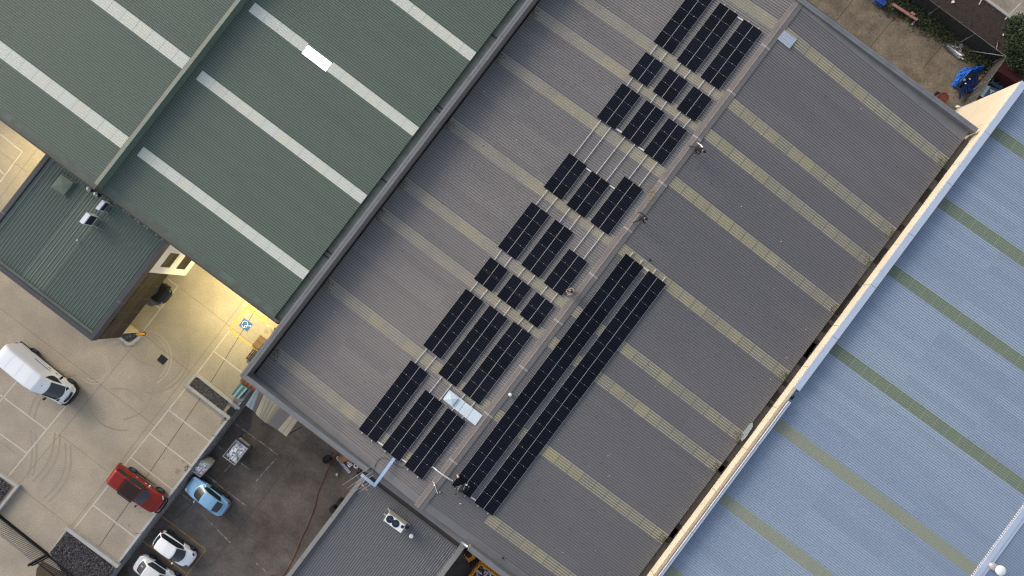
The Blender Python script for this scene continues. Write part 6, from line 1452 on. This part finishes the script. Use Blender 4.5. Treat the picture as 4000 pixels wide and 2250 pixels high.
# worker 4: kneeling on the lowest panel
person('person in navy top and grey camouflage trousers kneeling on the long solar strip', rp(1802, 1908, .14), yaw_px(22, -9), dict(pelvis=(-.20, 0, .34), neck=(.26, .0, .58), head=(.40, .05, .62), face=(.8, 0, -.6), hip_l=(-.2, .11, .32), hip_r=(-.2, -.11, .32),
    knee_l=(.10, .22, .09), ankle_l=(-.34, .24, .08), toe_l=(-.52, .26, .06), knee_r=(-.02, -.24, .09), ankle_r=(-.46, -.22, .08), toe_r=(-.64, -.24, .06),
    sho_l=(.2, .20, .55), elb_l=(.40, .30, .32), wri_l=(.56, .20, .16), sho_r=(.22, -.2, .52), elb_r=(.42, -.26, .30), wri_r=(.56, -.12, .14)),
    dict(top=m_nshirt, leg=m_camo, skin=m_skin, boot=m_bshirt, fore=m_nshirt))
p = rp(1821, 1893, .2); tag(MB().beam(p - V * .12, p + V * .1, .12, .05).build('work_glove', m_acw), 'white work glove beside the kneeling person on the solar strip', 'glove')
P = [rp(1740 + x / 6.3, 1830 + y / 6.3, .4) for x, y in ((265, 155), (322, 143), (342, 228), (288, 243))]; c = sum(P, Vector()) / 4; D = Vector((0, 0, .2)); t = thing('parts_box', 'small open cardboard parts box lying on the first long solar strip', 'box', c - D)
MB().hexa([p - D for p in P] + P).build('carton', m_card, t); mb = MB(); mb.hexa([(p - c) * .6 + c + Vector((0, 0, .004)) for p in P] + [(p - c) * .55 + c + Vector((0, 0, .03)) for p in P]); mb.build('hardware', m_wall, t)

# ---------------------------------------------------------------- lamps under the green eave
def flood(label, a, b, z, power, tilt_b=0):
    t = thing('flood_light', label, 'flood light', W(a, b, z)); MB().fb(a - .22, a, b - .25, b + .25, z - .12, z + .12).build('housing', m_black, t)
    MB().fb(a - .235, a - .222, b - .2, b + .2, z - .1, z + .08).build('lens', mat('flood_lens', (.9, .8, .6), .3, emit=((1, .72, .35), 6)), t)
    ld = bpy.data.lights.new('flood_lamp', 'SPOT'); ld.energy = power; ld.color = (1, .86, .42); ld.spot_size = R(140); ld.spot_blend = .9; ld.shadow_soft_size = .12
    lo = bpy.data.objects.new('flood_lamp', ld); C.objects.link(lo); lo.parent = t
    d = (-U * .4 + V * tilt_b + Vector((0, 0, -.9))).normalized(); q = d.to_track_quat('-Z', 'Y').to_matrix().to_4x4(); q.translation = -U * .3; lo.matrix_basis = q
flood('wall flood light under the green eave shining on the disabled bay yard', -12.15, -18.9, 5.6, 3300, -.1)
flood('wall flood light under the green eave on the far side of the glass office', -12.15, -40.5, 5.6, 2000, 0)

# ---------------------------------------------------------------- camera, sky, sun
cd = bpy.data.cameras.new('camera'); cd.sensor_width = 36; cd.lens = 24; cd.clip_end = 2000; cd.clip_start = .5
cam = bpy.data.objects.new('camera', cd); C.objects.link(cam); cam.location = (0, 0, H); cam.rotation_euler = (TILT, 0, 0)
sc = bpy.context.scene; sc.camera = cam
wd = bpy.data.worlds.new('World'); sc.world = wd; wd.use_nodes = True; nt = wd.node_tree
sky = nt.nodes.new('ShaderNodeTexSky'); sky.sky_type = 'NISHITA'; sky.sun_disc = False
SUN_EL, SUN_DIR = R(21), Vector((-.72, .69, 0)).normalized()
sky.sun_elevation = SUN_EL; sky.sun_rotation = math.atan2(SUN_DIR.x, SUN_DIR.y); sky.air_density = 1.0; sky.dust_density = 2.5; sky.ozone_density = 1.0
hs = nt.nodes.new('ShaderNodeHueSaturation'); hs.inputs['Saturation'].default_value = .58; nt.links.new(sky.outputs[0], hs.inputs['Color']); nt.links.new(hs.outputs[0], nt.nodes['Background'].inputs[0]); nt.nodes['Background'].inputs[1].default_value = .15
sl_ = bpy.data.lights.new('sun', 'SUN'); sl_.energy = .95; sl_.angle = R(24); sl_.color = (1, .86, .72)
so = bpy.data.objects.new('sun', sl_); C.objects.link(so)
dv = -(SUN_DIR * math.cos(SUN_EL) + Vector((0, 0, math.sin(SUN_EL)))); so.rotation_euler = dv.to_track_quat('-Z', 'Y').to_euler()
sc.cycles.filter_width = 1.25
sc.view_settings.view_transform = 'Standard'; sc.view_settings.look = 'None'; sc.view_settings.exposure = .74; sc.view_settings.gamma = 1
